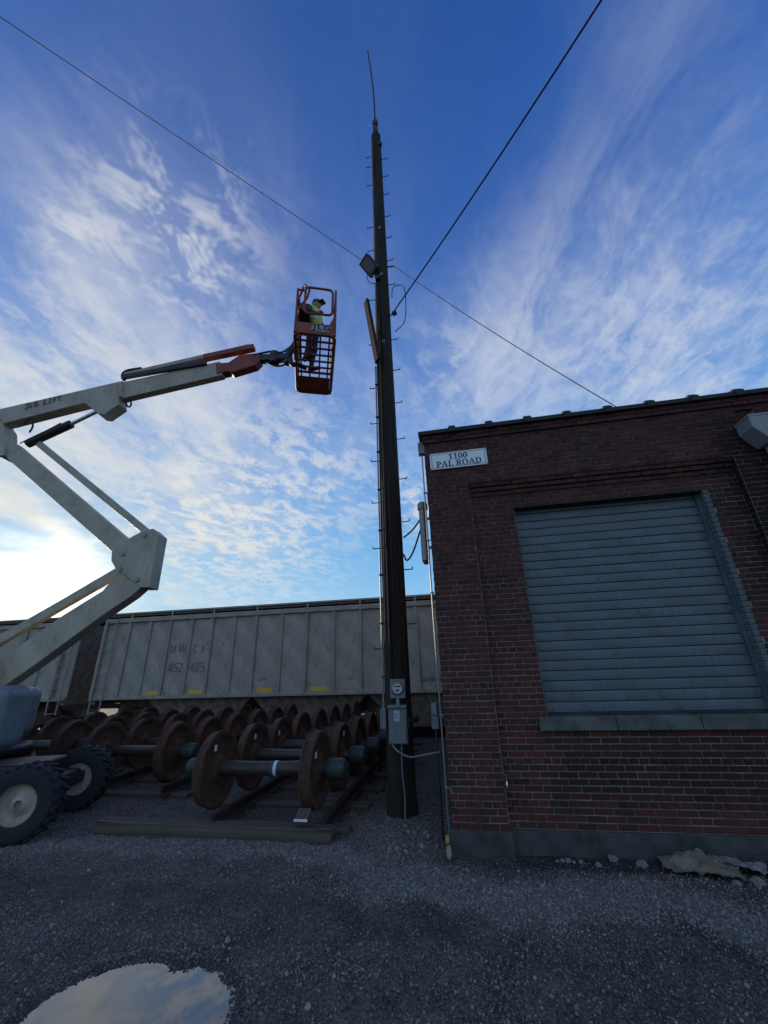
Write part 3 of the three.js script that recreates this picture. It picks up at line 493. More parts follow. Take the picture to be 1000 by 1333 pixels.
// ================================================================= HOPPER CARS
{
  const car = thing('hopper_car', 'long grey covered hopper rail car with ribbed side behind the wheelsets', 'rail car', [-5.3, 0, -14], 'rail cars on the far track');
  const H = 8.25, zb = -3.0; // half length; body goes back from z = 0
  const posts = [-13.58, -12.52, -11.65, -10.78, -9.91, -9.04, -8.17, -7.3, -6.33, -5.36, -4.39, -3.42, -2.45, -1.48, -.51, .46, 1.43, 2.4, 2.98].map((x) => x + 5.3), top = 4.02, bot = 1.36;
  for (let k = 0; k + 1 < posts.length; k++) { const a = posts[k]; part('side_panel', rbox(a + .002, posts[k + 1] - .002, bot + .06, top, -.035, -.004 * (k % 2) - .002, .004, .9), M.carPanel, car); }
  for (let k = 0; k < posts.length; k++) { const a = posts[k], w = k % 2 ? .055 : .085; part('side_post', rbox(a - w, a + w, bot + .07, top + .0, -.02, .055 + .012 * (k % 2), .012, .9), M.carPost, car); }
  part('top_chord', rbox(-8.32, 8.32, top + .002, top + .17, -.06, .10, .015), M.carPost, car);
  part('side_sill', merge([rbox(-8.32, 8.32, bot - .02, bot + .065, -.05, .085, .01), rbox(-8.32, 8.32, bot - .05, bot - .022, -.05, .12, .006)]), M.carPost, car);
  part('roof', metric(prism([[zb, 0], [0, 0], [0, .06], [-.55, .24], [-1.5, .30], [-2.45, .24], [zb, .06]], 16.5, .01).rotateY(Math.PI / 2).scale(1, 1, -1).translate(0, top + .17, 0)), M.carTop, car);
  car.children[car.children.length - 1].material = M.carTop;
  part('roof_edge', rbox(-8.3, 8.3, top + .172, top + .322, -.05, -.015, .005), M.carTop, car);
  part('running_board', rbox(-8.2, 8.2, top + .325, top + .385, -.22, .05, .005), M.carPost, car);
  for (let k = 1; k < posts.length; k += 2) { const a = posts[k]; part('board_bracket', rbox(a - .03, a + .03, top + .165, top + .36, -.06, .045, .006), M.carPost, car); }
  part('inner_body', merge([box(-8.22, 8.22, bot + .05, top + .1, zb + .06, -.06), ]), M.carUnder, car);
  part('far_side', rbox(-8.28, 8.28, bot, top + .16, zb - .02, zb + .05, .01), M.carPanel, car);
  // three bays of sloping hoppers under the side sill
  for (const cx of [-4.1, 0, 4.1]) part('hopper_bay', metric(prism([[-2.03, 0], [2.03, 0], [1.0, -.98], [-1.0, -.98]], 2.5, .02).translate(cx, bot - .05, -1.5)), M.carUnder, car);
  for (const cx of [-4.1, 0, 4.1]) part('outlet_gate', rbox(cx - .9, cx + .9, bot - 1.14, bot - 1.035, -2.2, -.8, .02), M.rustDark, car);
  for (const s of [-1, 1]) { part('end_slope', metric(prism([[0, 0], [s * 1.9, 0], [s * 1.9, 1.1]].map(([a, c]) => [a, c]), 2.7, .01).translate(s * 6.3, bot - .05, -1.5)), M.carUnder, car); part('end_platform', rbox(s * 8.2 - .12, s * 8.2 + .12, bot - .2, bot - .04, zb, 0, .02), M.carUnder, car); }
  part('gap_blocking_sill', rbox(-8.2, 8.2, .66, bot - .05, -1.72, -1.28, .02), M.carUnder, car);  // deep centre box, added to block the sunlit gaps between the hopper bays
  // trucks
  const wheelG = lathe([[.06, -.07], [.17, -.07], [.40, -.035], [.42, -.07], [.457, -.07], [.462, .05], [.483, .055], [.483, .085], [.42, .085], [.40, -.0], [.15, .06], [.06, .06]], 36, 'z');
  for (const cx of [-6.3, 6.3]) for (const wx of [-.88, .88]) { for (const z of [-.76, -2.25]) part('truck_wheel', wheelG, M.rust, car).position.set(cx + wx, .60, z); }
  for (const cx of [-6.3, 6.3]) for (const z of [-.55, -2.45]) part('side_frame', metric(prism([[-1.15, .55], [-1.15, .75], [-.6, .95], [.6, .95], [1.15, .75], [1.15, .55], [.6, .50], [.35, .28], [-.35, .28], [-.6, .50]], .14, .02).translate(cx, 0, z)), M.rustDark, car);
  for (const s of [-1, 1]) part('coupler', merge([rbox(s > 0 ? 8.3 : -9.0, s > 0 ? 9.0 : -8.3, .95, 1.13, -1.6, -1.4, .03)]), M.rustDark, car);
  for (const s of [-1, 1]) { const l = []; for (let k = 0; k < 8; k++) l.push(cyl(V(s * 7.95 - .22, .9 + k * .42, .13), V(s * 7.95 + .22, .9 + k * .42, .13), .014, .014, 6)); for (const e of [-.22, .22]) l.push(rbox(s * 7.95 + e - .02, s * 7.95 + e + .02, .85, 4.15, .11, .15, .004)); part('ladder', merge(l.map((g) => { const q = g.index ? g.toNonIndexed() : g; return q; })), M.carPost, car); }
  const car2 = car.clone(); // the neighbour wears no lettering
  for (const x of [-1.5, .43, -5.7, -4.08]) part('reflector', box(x - .27, x + .27, bot + .085, bot + .215, .0005, .004), M.yellow, car);
  const put = async (s, x, y, h, m, sx = 1) => { part('lettering', await text(s, h, 'sans_regular', .003, sx), m, car).position.set(x + 5.3, y, .001); };
  await put('M W', -10.34, 2.98, .30, M.inkFaded, .8); await put('C X', -9.47, 2.95, .30, M.inkFaded, .85); await put('462', -10.34, 2.33, .32, M.inkFaded, .85); await put('485', -9.47, 2.31, .32, M.inkFaded, .85);
  await put('GA-100-24', -1.10, 1.69, .115, M.ink, .9); await put('LD LMT', -3.9, 1.80, .09, M.inkFaded); await put('LT WT', -6.9, 1.86, .09, M.inkFaded);
  const rr = rng(51), chips = []; for (let k = 0; k < 170; k++) { const x = -8.2 + 16.4 * rr(), y = bot + .1 + 2.3 * Math.pow(rr(), 2.6), s = .006 + .02 * rr() * rr(), t = .012 + .09 * rr() * rr(); const g = new THREE.CircleGeometry(1, 6); g.scale(s, t, 1); g.rotateZ(.6 * (rr() - .5)); g.translate(x, y, .0012 + .0006 * rr()); chips.push(g.toNonIndexed()); }
  part('rust_scabs', merge(chips), mat(L(.16, .11, .08), .9), car).userData.kind = 'stuff';
  car2.name = numbered('hopper_car'); car2.position.x = -5.3 - 17.7; scene.add(car2); tag(car2, 'grey covered hopper rail car coupled on beyond the boom lift', 'rail car', 'rail cars on the far track');
  // track under them
  const railP = [[-.07, 0], [.07, 0], [.07, .015], [.012, .03], [.012, .11], [.036, .12], [.036, .15], [-.036, .15], [-.036, .11], [-.012, .11], [-.012, .03], [-.07, .015]];
  const railG = (l) => metric(prism(railP, l, 0));
  for (const z of [-14.76, -16.25]) { const o = tag(part('steel_rail', railG(60).rotateY(Math.PI / 2), M.rustDark, scene), z > -15 ? 'rusty rail under the hopper cars on the side facing the wheelsets' : 'rusty rail under the hopper cars on the side away from the wheelsets', 'rail', 'rails of the far track'); o.position.set(-14, .0, z); }
  // ------------------------------------------------------------- rows of spare wheelsets
  const wheelProfile = [[.085, -.085], [.135, -.085], [.145, -.06], [.19, -.045], [.30, -.01], [.385, -.035], [.395, -.07], [.452, -.07], [.458, -.065], [.462, .03], [.467, .045], [.484, .052], [.488, .062], [.482, .072], [.470, .074], [.40, .072], [.388, .03], [.30, .045], [.19, .02], [.145, .055], [.135, .085], [.085, .085]];
  const wG = lathe(wheelProfile, 56, 'x'), wGr = wG.clone().rotateY(Math.PI);
  { for (const g of [wG, wGr]) { const p = g.attributes.position, u = g.attributes.uv; for (let i = 0; i < p.count; i++) u.setXY(i, u.getX(i) * 2.9, u.getY(i) * 1.6); } }
  const axG = lathe([[0, -1.1], [.06, -1.1], [.075, -1.09], [.075, -.86], [.09, -.82], [.105, -.70], [.098, -.6], [.088, -.3], [.086, 0], [.088, .3], [.098, .6], [.105, .70], [.09, .82], [.075, .86], [.075, 1.09], [.06, 1.1], [0, 1.1]], 32, 'x');
  const bG = lathe([[.076, -.13], [.115, -.13], [.12, -.12], [.12, -.085], [.128, -.08], [.128, .06], [.12, .07], [.12, .10], [.105, .11], [.095, .135], [0, .138]], 32, 'x'), bGr = bG.clone().rotateY(Math.PI);
  const boltG = lathe([[0, .018], [.016, .016], [.017, 0]], 6, 'x');
  const bandG = lathe([[.0905, -.022], [.0925, -.021], [.0925, .021], [.0905, .022]], 32, 'x');
  const tagG = metric(new THREE.BoxGeometry(.003, .075, .065));
  const ws = thing('wheelset', 'spare rusty railway wheelset', 'wheelset', [0, 0, 0], 'spare wheelsets lined up on rails');
  part('axle', axG, M.axle, ws);
  for (const s of [-1, 1]) { part('wheel', s > 0 ? wGr : wG, M.rust, ws).position.x = s * .75; const be = part('bearing', s > 0 ? bG : bGr, M.bearing, ws); be.position.x = s * 1.04; for (let k = 0; k < 3; k++) { const bo = part('cap_bolt', boltG, M.bearing, be); bo.position.set(s * .135, .06 * Math.cos(k * 2.09), .06 * Math.sin(k * 2.09)); if (s < 0) bo.rotation.y = Math.PI; } }
  const CY = .677, rows = [[-2.87, -6.15, 8, .03], [-6.05, -7.55, 6, .02], [-9.0, -8.3, 5, 0]];
  const ord = ['first', 'second', 'third', 'fourth', 'fifth', 'sixth', 'seventh', 'eighth'], rowName = ['in the row beside the utility pole', 'in the middle row', 'in the row farthest from the pole'];
  let first = true;
  rows.forEach(([x, z, n, drift], ri) => {
    for (let k = 0; k < n; k++) {
      const o = first ? ws : ws.clone(); if (!first) { o.name = numbered('wheelset'); scene.add(o); } 
      o.position.set(x + drift * k + .02 * (R0() - .5), CY, z - 1.0 * k + .02 * (R0() - .5)); o.rotation.x = R0() * 6;
      tag(o, `rusty railway wheelset, ${ord[k]} from the front ${rowName[ri]}`, 'wheelset', 'spare wheelsets lined up on rails'); first = false;
    }
  });
  // paint bands and paper tags on the first few of the row by the pole
  const sets = scene.children.filter((c) => /^wheelset/.test(c.name));
  for (const k of [0, 1]) { const b1 = part('paint_band', bandG, M.tag, sets[k]); b1.position.x = .17; const b2 = part('paint_band', bandG, mat(L(.05, .07, .16), .7), sets[k]); b2.position.x = .126; }
  for (const [k, x, a, rad] of [[0, -.68, .6, .33], [0, .835, .95, .35], [1, -.70, .2, .28], [2, -.69, .7, .30], [1, .835, .3, .33], [0, -.83, 2.3, .34]]) { const o = part('paper_tag', tagG, M.tag, sets[k]); const rx = sets[k].rotation.x; const ang = a - rx; o.position.set(x + (x < 0 ? .012 : -.012) * 0, rad * Math.cos(ang), rad * Math.sin(ang)); o.rotation.x = -rx; }
  // rails and ties under the rows
  rows.forEach(([x, z, n, drift], ri) => {
    const l = n + .1, mid = z - (n - 1) / 2 - .18;
    for (const s of [-1, 1]) { const o = tag(part('steel_rail', railG(l), M.rustDark, scene), `low rusty rail on the ${s > 0 ? 'pole' : 'lift'} side under ${['the wheelsets beside the pole', 'the middle wheelset row', 'the wheelset row farthest from the pole'][ri]}`, 'rail', 'rails under the wheelset rows'); o.position.set(x + s * .75 + drift * (n - 1) / 2, .07, mid); o.rotation.y = Math.atan(drift) * -1 * -1; }
    for (let k = 0; k < n; k += 1) { const zt = z + .12 - k * 1.0; const t = tag(part('railway_tie', alongX(rbox(-1.28, 1.28, -.10, .075 + (k ? -.006 : .004), -.11, .11, .012, .7)), M.timber, scene), k ? `weathered tie, ${ord[k]} from the front under the wheelsets ${rowName[ri]}` : ['grey weathered tie end in front of the row beside the pole', 'grey weathered tie in front of the middle wheelset row', 'grey weathered tie in front of the row farthest from the pole'][ri], 'railway tie', 'ties under the wheelset rows'); t.position.set(x - .03 + drift * k, 0, zt); t.rotation.y = .02 * (R0() - .5); }
  });
  const ch = thing('wheel_chock', 'pale wooden wedge under the front wheel beside the pole', 'chock', [-2.12, .225, -5.74]);
  part('wedge', metric(prism([[0, 0], [.14, 0], [.14, .02], [0, .10]], .15, .004).rotateY(-Math.PI / 2)), M.timber, ch); part('pale_edge', rbox(-.085, .085, .004, .03, .143, .155, .003), M.tag, ch);
  const tm = tag(part('timber_beam', alongX(rbox(-1.62, 1.62, -.06, .15, -.10, .10, .014, .7)), M.timber, scene), 'big grey weathered timber lying across the front of the wheelset rows', 'timber'); tm.position.set(-3.37, 0, -5.86 + .12); tm.rotation.y = -.01;
}

// ================================================================= BOOM LIFT
{
  const P0 = V(-3, 0, -6.15), U = V(-1, 0, .10).normalize(), S = V(U.z, 0, -U.x); // the boom swings in one upright plane; S points across it, to the viewer
  const onBoom = (x, y) => { const d = dirOf(x, y), t = P0.clone().sub(EYE).dot(S) / d.dot(S); return EYE.clone().add(d.multiplyScalar(t)); };
  const base = V(-7.45, 0, -6.0), lift = thing('boom_lift', 'cream and red articulated boom lift with raised basket and knobbly tyres', 'boom lift', base.toArray());
  const B = (x, y, off = 0) => onBoom(x, y).addScaledVector(S, off).sub(base);
  const poly = (pts, d, off = 0) => { const q = pts.map(([x, y]) => B(x, y)), X = U.clone().negate(); const g = prism(q.map((p) => [p.dot(X), p.y]), d, .008); const o = q[0].clone().sub(X.clone().multiplyScalar(q[0].dot(X))).setY(0); g.applyMatrix4(new THREE.Matrix4().makeBasis(X, V(0, 1, 0), X.clone().cross(V(0, 1, 0)))); g.translate(o.x, o.y, o.z); g.translate(S.x * off, 0, S.z * off); return metric(g); };
  // upper boom
  part('outer_boom', poly([[-120, 566], [0, 538], [163, 500.5], [163, 520], [128, 524.5], [112, 529], [45, 546], [-120, 588]], .20), M.liftCream, lift);
  part('boom_gusset', poly([[112, 518], [157, 507], [160, 531], [141, 544], [134, 543], [116, 528]], .24), M.liftCream, lift);
  part('boom_root_plate', poly([[-90, 548], [4, 547], [14, 562], [14, 597], [8, 598], [-4, 590], [-90, 600]], .28), M.liftCream, lift);
  part('inner_boom', poly([[150, 503.5], [288, 474], [291, 491], [150, 524]], .14), M.liftCream, lift);
  part('fly_boom', poly([[284, 477], [300, 476], [315, 466], [337, 464], [340, 473], [334, 479], [304, 488], [300, 486.5], [285, 490]], .17), M.liftRed, lift);
  part('hose_tube', strut(B(166, 492, .06), B(328, 455, .06), .10, .12, S), M.liftCream, lift);
  part('fly_tube', strut(B(268, 469, .06), B(333, 455.5, .06), .12, .13, S), M.liftRed, lift);
  part('cable_track', merge([strut(B(163, 495.5, .1), B(272, 476.5, .1), .11, .07, S), tube([B(166, 499, .1), B(164, 492, .1), B(170, 487, .1), B(188, 484, .1)], .035, 14, 6)]), M.liftBlack, lift);
  part('hoses', merge([tube([B(163, 522), B(167, 530), B(171, 526), B(168, 518)], .018, 16, 6), tube([B(42, 560, .2), B(52, 552, .2), B(54, 562, .2), B(50, 570, .2)], .018, 16, 6), tube([B(38, 584, .2), B(52, 577, .2), B(75, 566, .2), B(90, 558, .2)], .012, 16, 6)]), M.cable, lift);
  for (const [k, x] of [...'JLG LIFT'].map((c, i) => [c, i])) if (k !== ' ') { const a = B(41 + x * 6, 533.2 - x * 1.42, .118), g = await text(k, .125, 'sans_bold', .004); const X = B(88, 522).sub(B(41, 533)).normalize(); g.applyMatrix4(new THREE.Matrix4().makeBasis(X, S.clone().cross(X).normalize(), S)); g.translate(a.x, a.y, a.z); part('lettering', g, M.inkFaded, lift); }
  // boom lift cylinder
  part('lift_cylinder', merge([cyl(B(36, 578), B(93, 552), .085, .085, 16)]), M.steelDark, lift); part('piston_rod', cyl(B(92, 552.5), B(130, 534), .038, .038, 12), M.chrome, lift);
  // tower: upper link pair, knuckle, lower arm
  part('upper_arm', strut(B(16, 586), B(172, 722), .31, .18, S), M.liftCream, lift);
  part('upper_link', strut(B(50, 577, -.02), B(194, 695, -.02), .12, .09, S), M.liftCream, lift);
  part('knuckle', poly([[153, 715], [176, 703], [189, 696], [204, 691.5], [212, 699], [200, 766], [189, 766], [157, 741], [152, 732]], .24), M.liftCream, lift);
  for (const [x, y] of [[166, 724], [194, 700], [163, 743], [185, 757]]) { const c = B(x, y); part('pivot_pin', cyl(c.clone().addScaledVector(S, -.15), c.clone().addScaledVector(S, .15), .04, .04, 14), M.galv, lift); }
  part('lower_arm', poly([[168, 749], [191, 764], [176, 777], [136, 804], [60, 860], [-40, 930], [-58, 905], [-10, 873], [88, 803], [140, 771], [152, 757]], .20), M.liftCream, lift);
  part('lower_link', strut(B(158, 743), B(-30, 852), .15, .10, S), M.liftCream, lift);
  part('turntable_post', poly([[-75, 830], [-5, 830], [8, 880], [8, 935], [-75, 935]], .60), M.liftCream, lift);
  // turntable, hoods, counterweight, chassis
  part('turntable', lathe([[0, .98], [.62, .98], [.66, .94], [.66, .82], [0, .82]], 32).translate(-.2, 0, 0), M.liftBlack, lift);
  part('engine_hood', metric(new RoundedBoxGeometry(2.5, .84, .55, 5, .16)).translate(-.22, 1.43, .62), M.hood, lift);
  part('tank_hood', metric(new RoundedBoxGeometry(2.1, .80, .5, 5, .16)).translate(-1.25, 1.42, -.62), M.hood, lift);
  part('counterweight', metric(new RoundedBoxGeometry(.6, 1.0, 1.7, 4, .2)).translate(-1.9, 1.4, 0), M.liftCream, lift);
  const turnAt = (g) => g.translate(-1.66, 0, -.72).rotateY(.36).translate(1.66, 0, .72), turnP = (x, z) => V(x - 1.66, 0, z - .72).applyAxisAngle(V(0, 1, 0), .36).add(V(1.66, 0, .72));
  part('chassis', turnAt(merge([rbox(-1.6, 1.55, .45, .82, -.42, .42, .04), rbox(1.05, 1.75, .38, .62, -.5, .5, .05), rbox(-1.75, -1.05, .38, .62, -.5, .5, .05)])), M.liftBlack, lift);
  part('front_axle', turnAt(rbox(1.56, 1.76, .40, .56, -.70, .70, .03)), M.liftBlack, lift); part('rear_axle', turnAt(rbox(-1.45, -1.25, .40, .56, -.70, .70, .03)), M.liftBlack, lift);
  part('hand_rail', tube([V(.78, .95, .95), V(.82, 1.25, .98), V(.7, 1.42, .96), V(.4, 1.44, .95)], .016, 20, 8), M.galv, lift);
  const tyreG = lathe([[.24, -.15], [.30, -.17], [.40, -.168], [.445, -.15], [.455, -.1], [.46, 0], [.455, .1], [.445, .15], [.40, .168], [.30, .17], [.24, .15]], 40, 'z');
  const rimG = lathe([[0, .06], [.09, .06], [.10, .10], [.05, .12], [.05, .125], [.10, .105], [.13, .06], [.20, .05], [.225, .10], [.245, .155], [.25, .15], [.25, -.15], [.22, -.12], [0, -.1]], 32, 'z');
  const lugG = metric(new RoundedBoxGeometry(.05, .038, .185, 1, .008));
  for (const [x, z, s] of [[1.66, .72, 1], [-1.35, .72, 1], [1.66, -.72, -1], [-1.35, -.72, -1]]) {
    const w = new THREE.Group(); w.name = 'wheel'; const wp = turnP(x, z); w.position.set(wp.x, .44, wp.z); w.scale.set(.93, .93, 1); w.rotation.y = .36 + (s < 0 ? Math.PI : 0); lift.add(w);
    part('tyre', tyreG, M.rubber, w); part('rim', rimG, M.liftCream, w);
    if (x > 0 && s > 0) for (let k = 0; k < 22; k++) for (const h of [-1, 1]) { const a = (k + (h > 0 ? .5 : 0)) / 22 * Math.PI * 2, o = part('tread_lug', lugG, M.rubber, w); o.position.set(.462 * Math.cos(a), .462 * Math.sin(a), h * .085); o.rotation.set(0, 0, a - Math.PI / 2); o.rotateY(h * .45); }
    else { const l = []; for (let k = 0; k < 22; k++) for (const h of [-1, 1]) { const a = (k + (h > 0 ? .5 : 0)) / 22 * Math.PI * 2, o = new THREE.Object3D(); o.position.set(.462 * Math.cos(a), .462 * Math.sin(a), h * .085); o.rotation.set(0, 0, a - Math.PI / 2); o.rotateY(h * .45); o.updateMatrix(); l.push(lugG.clone().applyMatrix4(o.matrix)); } part('tread', merge(l), M.rubber, w); }
  }
  // ---------------- basket: floor level 7.8 m, long side to the boom
  const F = 7.80, c0 = atY(436, 438, F), c1 = atY(430, 513, F), lx = c1.clone().sub(c0).normalize(), wx = V(lx.z, 0, -lx.x); // lx away from the viewer, wx to the left
  const LEN = c0.distanceTo(c1), WID = .74;
  const bk = new THREE.Group(); bk.name = 'basket'; bk.position.copy(c0).sub(base); bk.setRotationFromMatrix(new THREE.Matrix4().makeBasis(wx.clone().negate(), V(0, 1, 0), lx.clone().negate())); lift.add(bk);
  // local axes: x 0 .. -WID to the left, z 0 .. -LEN away, y up
  const P = (u, y, v) => V(-u * WID, y, -v * LEN), rt = .022;
  const rail = (pts, r = rt) => { const l = []; for (let i = 0; i + 1 < pts.length; i++) l.push(cyl(pts[i], pts[i + 1], r, r, 10)); return merge(l); };
  const rr = (u0, v0, u1, v1, y, r = .1) => { const s = new THREE.Shape(), X0 = -u1 * WID, X1 = -u0 * WID, Z0 = v0 * LEN, Z1 = v1 * LEN; s.moveTo(X0 + r, Z0); s.lineTo(X1 - r, Z0); s.absarc(X1 - r, Z0 + r, r, -Math.PI / 2, 0); s.lineTo(X1, Z1 - r); s.absarc(X1 - r, Z1 - r, r, 0, Math.PI / 2); s.lineTo(X0 + r, Z1); s.absarc(X0 + r, Z1 - r, r, Math.PI / 2, Math.PI); s.lineTo(X0, Z0 + r); s.absarc(X0 + r, Z0 + r, r, Math.PI, Math.PI * 1.5); return s.getSpacedPoints(60).map((p) => V(p.x, y, -p.y)); };
  part('floor_frame', tube(rr(0, 0, 1, 1, .0, .1), .034, 120, 8, true), M.liftRed, bk);
  part('floor_plate', metric(prism([[-WID + .04, .03], [-.04, .03], [-.04, LEN * .30], [-WID + .04, LEN * .30]].map(([a, c]) => [a, -LEN + c]), .02, .003).rotateX(Math.PI / 2)), M.liftRed, bk);
  const slats = []; for (let k = 1; k < 7; k++) slats.push(box(-WID + .02, -.02, -.02, .012, -LEN * .72 * k / 7 - .014, -LEN * .72 * k / 7 + .014)); for (const u of [.13, .36, .62, .86]) slats.push(box(-u * WID - .016, -u * WID + .016, -.022, .0, -LEN * .72, -.02));
  part('floor_grating', merge(slats), M.liftRed, bk);
  part('toe_panel', rbox(-WID - .0, .0, .02, .26, -.012, .012, .004), M.liftRed, bk);
  part('toe_board', merge([rbox(-WID - .012, -WID + .0, .02, .14, -LEN, -.02, .004), rbox(-.006, .006, .02, .14, -LEN, -.02, .004), rbox(-WID, 0, .02, .14, -LEN - .006, -LEN + .006, .004)]), M.liftRed, bk);
  for (const [u, v, h] of [[0, 0, 1.20], [1, 0, 1.12], [0, .5, 1.1], [1, .33, 1.1], [1, .67, 1.1], [0, 1, 1.1], [1, 1, 1.1]]) part('post', cyl(P(u, .0, v), P(u, h, v), rt, rt, 10), M.liftRed, bk);
  part('corner_gusset', metric(prism([[-.11, .26], [0, .26], [0, .55]], .012, .002)), M.liftRed, bk);
  const loop = (u0, u1, y0, y1, v) => { const r = .09, X0 = -u1 * WID, X1 = -u0 * WID, s = new THREE.Shape(); s.moveTo(X0 + r, y0); s.lineTo(X1 - r, y0); s.absarc(X1 - r, y0 + r, r, -Math.PI / 2, 0); s.lineTo(X1, y1 - r); s.absarc(X1 - r, y1 - r, r, 0, Math.PI / 2); s.lineTo(X0 + r, y1); s.absarc(X0 + r, y1 - r, r, Math.PI / 2, Math.PI); s.lineTo(X0, y0 + r); s.absarc(X0 + r, y0 + r, r, Math.PI, Math.PI * 1.5); return tube(s.getSpacedPoints(48).map((p) => V(p.x, p.y, -v * LEN)), rt + .002, 96, 8, true); };
  part('gate_loop', loop(.08, .80, .50, 1.18, -.01), M.liftRed, bk);
  part('top_rail', merge([rail([P(1, 1.1, 0), P(1, 1.1, 1), P(0, 1.1, 1), P(0, 1.1, .0)]), rail([P(1, 1.1, 0), P(.78, 1.1, 0)])]), M.liftRed, bk);
  part('mid_rail', rail([P(1, .58, 0), P(1, .58, 1), P(0, .58, 1), P(0, .58, 0)]), M.liftRed, bk);
  part('console_guard', merge([tube([P(1.0, 1.1, .25), P(1.0, 1.36, .25), P(1.0, 1.44, .32), P(1.0, 1.44, .5), P(1.0, 1.36, .58), P(1.0, 1.1, .58)], rt, 40, 8, false, .2), tube([P(.80, 1.1, .05), P(.80, 1.34, .05), P(.86, 1.40, .08), P(.98, 1.42, .25)], rt, 30, 8, false, .2), tube([P(1.0, .60, .02), P(.76, .95, .03), P(.70, 1.2, .03)], rt, 20, 8, false, .2)]), M.liftRed, bk);
  part('control_console', merge([rbox(-WID + .0, -WID + .24, .98, 1.16, -LEN * .62, -LEN * .2, .02), rbox(-WID - .07, -WID - .015, .45, 1.0, -LEN * .5, -LEN * .3, .02)]), M.liftBlack, bk);
  part('console_levers', merge([.25, .33, .41, .49].map((v) => cyl(P(.82, 1.15, v), P(.82, 1.25, v), .009, .013, 6))), M.liftBlack, bk);
  { const g = await text('JLG', .115, 'sans_bold', .004, 1.35); const o = part('lettering', g, M.ink, bk); o.position.set(-WID * .36, .145, .014); const u = part('emblem_plate', metric(prism([[-.19, -.07], [.15, -.07], [.19, .07], [-.15, .07]], .003, .001)), mat(L(.30, .36, .37), .6), bk); u.position.set(-WID * .36, .145, .0135); o.position.z = .017; }
  // rotator between boom tip and basket
  const tip = B(338, 468), side = P(1, .05, .42).applyMatrix4(new THREE.Matrix4().compose(bk.position, bk.quaternion, V(1, 1, 1)));
  const tw = (a, f, dy = 0) => a.clone().lerp(side, f).add(V(0, dy, 0));
  part('rotator', merge([strut(tip, tw(tip, .45), .17, .15, S, .03), cyl(tw(tip, .42, -.13), tw(tip, .42, .14), .10, .10, 18), strut(tw(tip, .5), tw(tip, .86, -.0), .15, .16, S, .03), cyl(tw(tip, .80, -.15), tw(tip, .80, .2), .075, .075, 16)]), M.liftBlack, lift);
  part('basket_bracket', merge([tube([tw(tip, .84, .0), tw(tip, .9, -.16), side.clone().add(V(.0, -.10, -.1)), side.clone().add(V(.12, -.07, -.25))], .05, 20, 8), strut(tw(tip, .8, .1), side.clone().add(V(0, .35, 0)), .1, .1, S, .02)]), M.liftBlack, lift);
  part('rotator_hoses', merge([tube([tip.clone().add(V(-.1, .05, .1)), tw(tip, .3, .2), tw(tip, .6, .16), tw(tip, .85, .32), side.clone().add(V(0, .5, .06))], .022, 30, 6), tube([tw(tip, .2, -.08), tw(tip, .5, -.2), tw(tip, .8, -.1), side.clone().add(V(-.02, .3, .1))], .02, 30, 6)]), M.cable, lift);

  // ---------------- the worker standing in the basket (a thing of its own)
  const feet = P(.60, .012, .50).applyMatrix4(new THREE.Matrix4().compose(bk.position, bk.quaternion, V(1, 1, 1))).add(base);
  const man = thing('person', 'person in dark trousers, yellow safety vest and cap standing in the lift basket', 'person', feet.toArray());
  man.rotation.y = -.25; // local +x faces the pole
  const sk = [ // a, b, ra, rb
    [[0, .98, 0], [.02, 1.22, 0], .135, .15], [[.02, 1.22, 0], [.03, 1.42, 0], .15, .13], [[.03, 1.40, -.13], [.03, 1.40, .13], .085, .085], [[.0, .95, -.07], [.0, .95, .07], .125, .125],
    [[.0, .93, .09], [.03, .50, .13], .092, .062], [[.03, .50, .13], [-.03, .09, .15], .062, .043], [[0, .93, -.09], [-.02, .50, -.12], .092, .062], [[-.02, .50, -.12], [-.09, .09, -.14], .062, .043],
    [[-.05, .05, .15], [.15, .035, .18], .05, .038], [[-.11, .05, -.14], [.09, .035, -.17], .05, .038],
    [[.03, 1.42, .19], [.12, 1.16, .27], .058, .046], [[.12, 1.16, .27], [.27, 1.10, .22], .044, .034], [[.03, 1.42, -.19], [.11, 1.17, -.27], .058, .046], [[.11, 1.17, -.27], [.27, 1.10, -.22], .044, .034],
    [[.03, 1.46, 0], [.055, 1.56, 0], .055, .052]];
  for (const s of [1, -1]) { const w = [.27, 1.10, s * .222]; sk.push([w, [.33, 1.095, s * .22], .034, .036]); for (let k = 0; k < 4; k++) { const z = s * .22 + (k - 1.5) * .019, ln = [.055, .065, .062, .048][k]; sk.push([[.34, 1.10, z], [.34 + ln * .7, 1.095, z], .0095, .009], [[.34 + ln * .7, 1.095, z], [.34 + ln, 1.065, z], .009, .0075]); } sk.push([[.315, 1.095, s * .22 - s * .03], [.355, 1.075, s * .22 - s * .058], .011, .009]); }
  function field(bones, p, kk) { let d = 1e9; for (const [a, b, ra, rb] of bones) { const ax = a[0], ay = a[1], az = a[2], dx = b[0] - ax, dy = b[1] - ay, dz = b[2] - az; const t = clamp(((p[0] - ax) * dx + (p[1] - ay) * dy + (p[2] - az) * dz) / (dx * dx + dy * dy + dz * dz)); const e = Math.hypot(p[0] - ax - dx * t, p[1] - ay - dy * t, p[2] - az - dz * t) - (ra + (rb - ra) * t); const h = clamp(.5 + .5 * (d - e) / kk); d = d * (1 - h) + e * h - kk * h * (1 - h); } return d; }
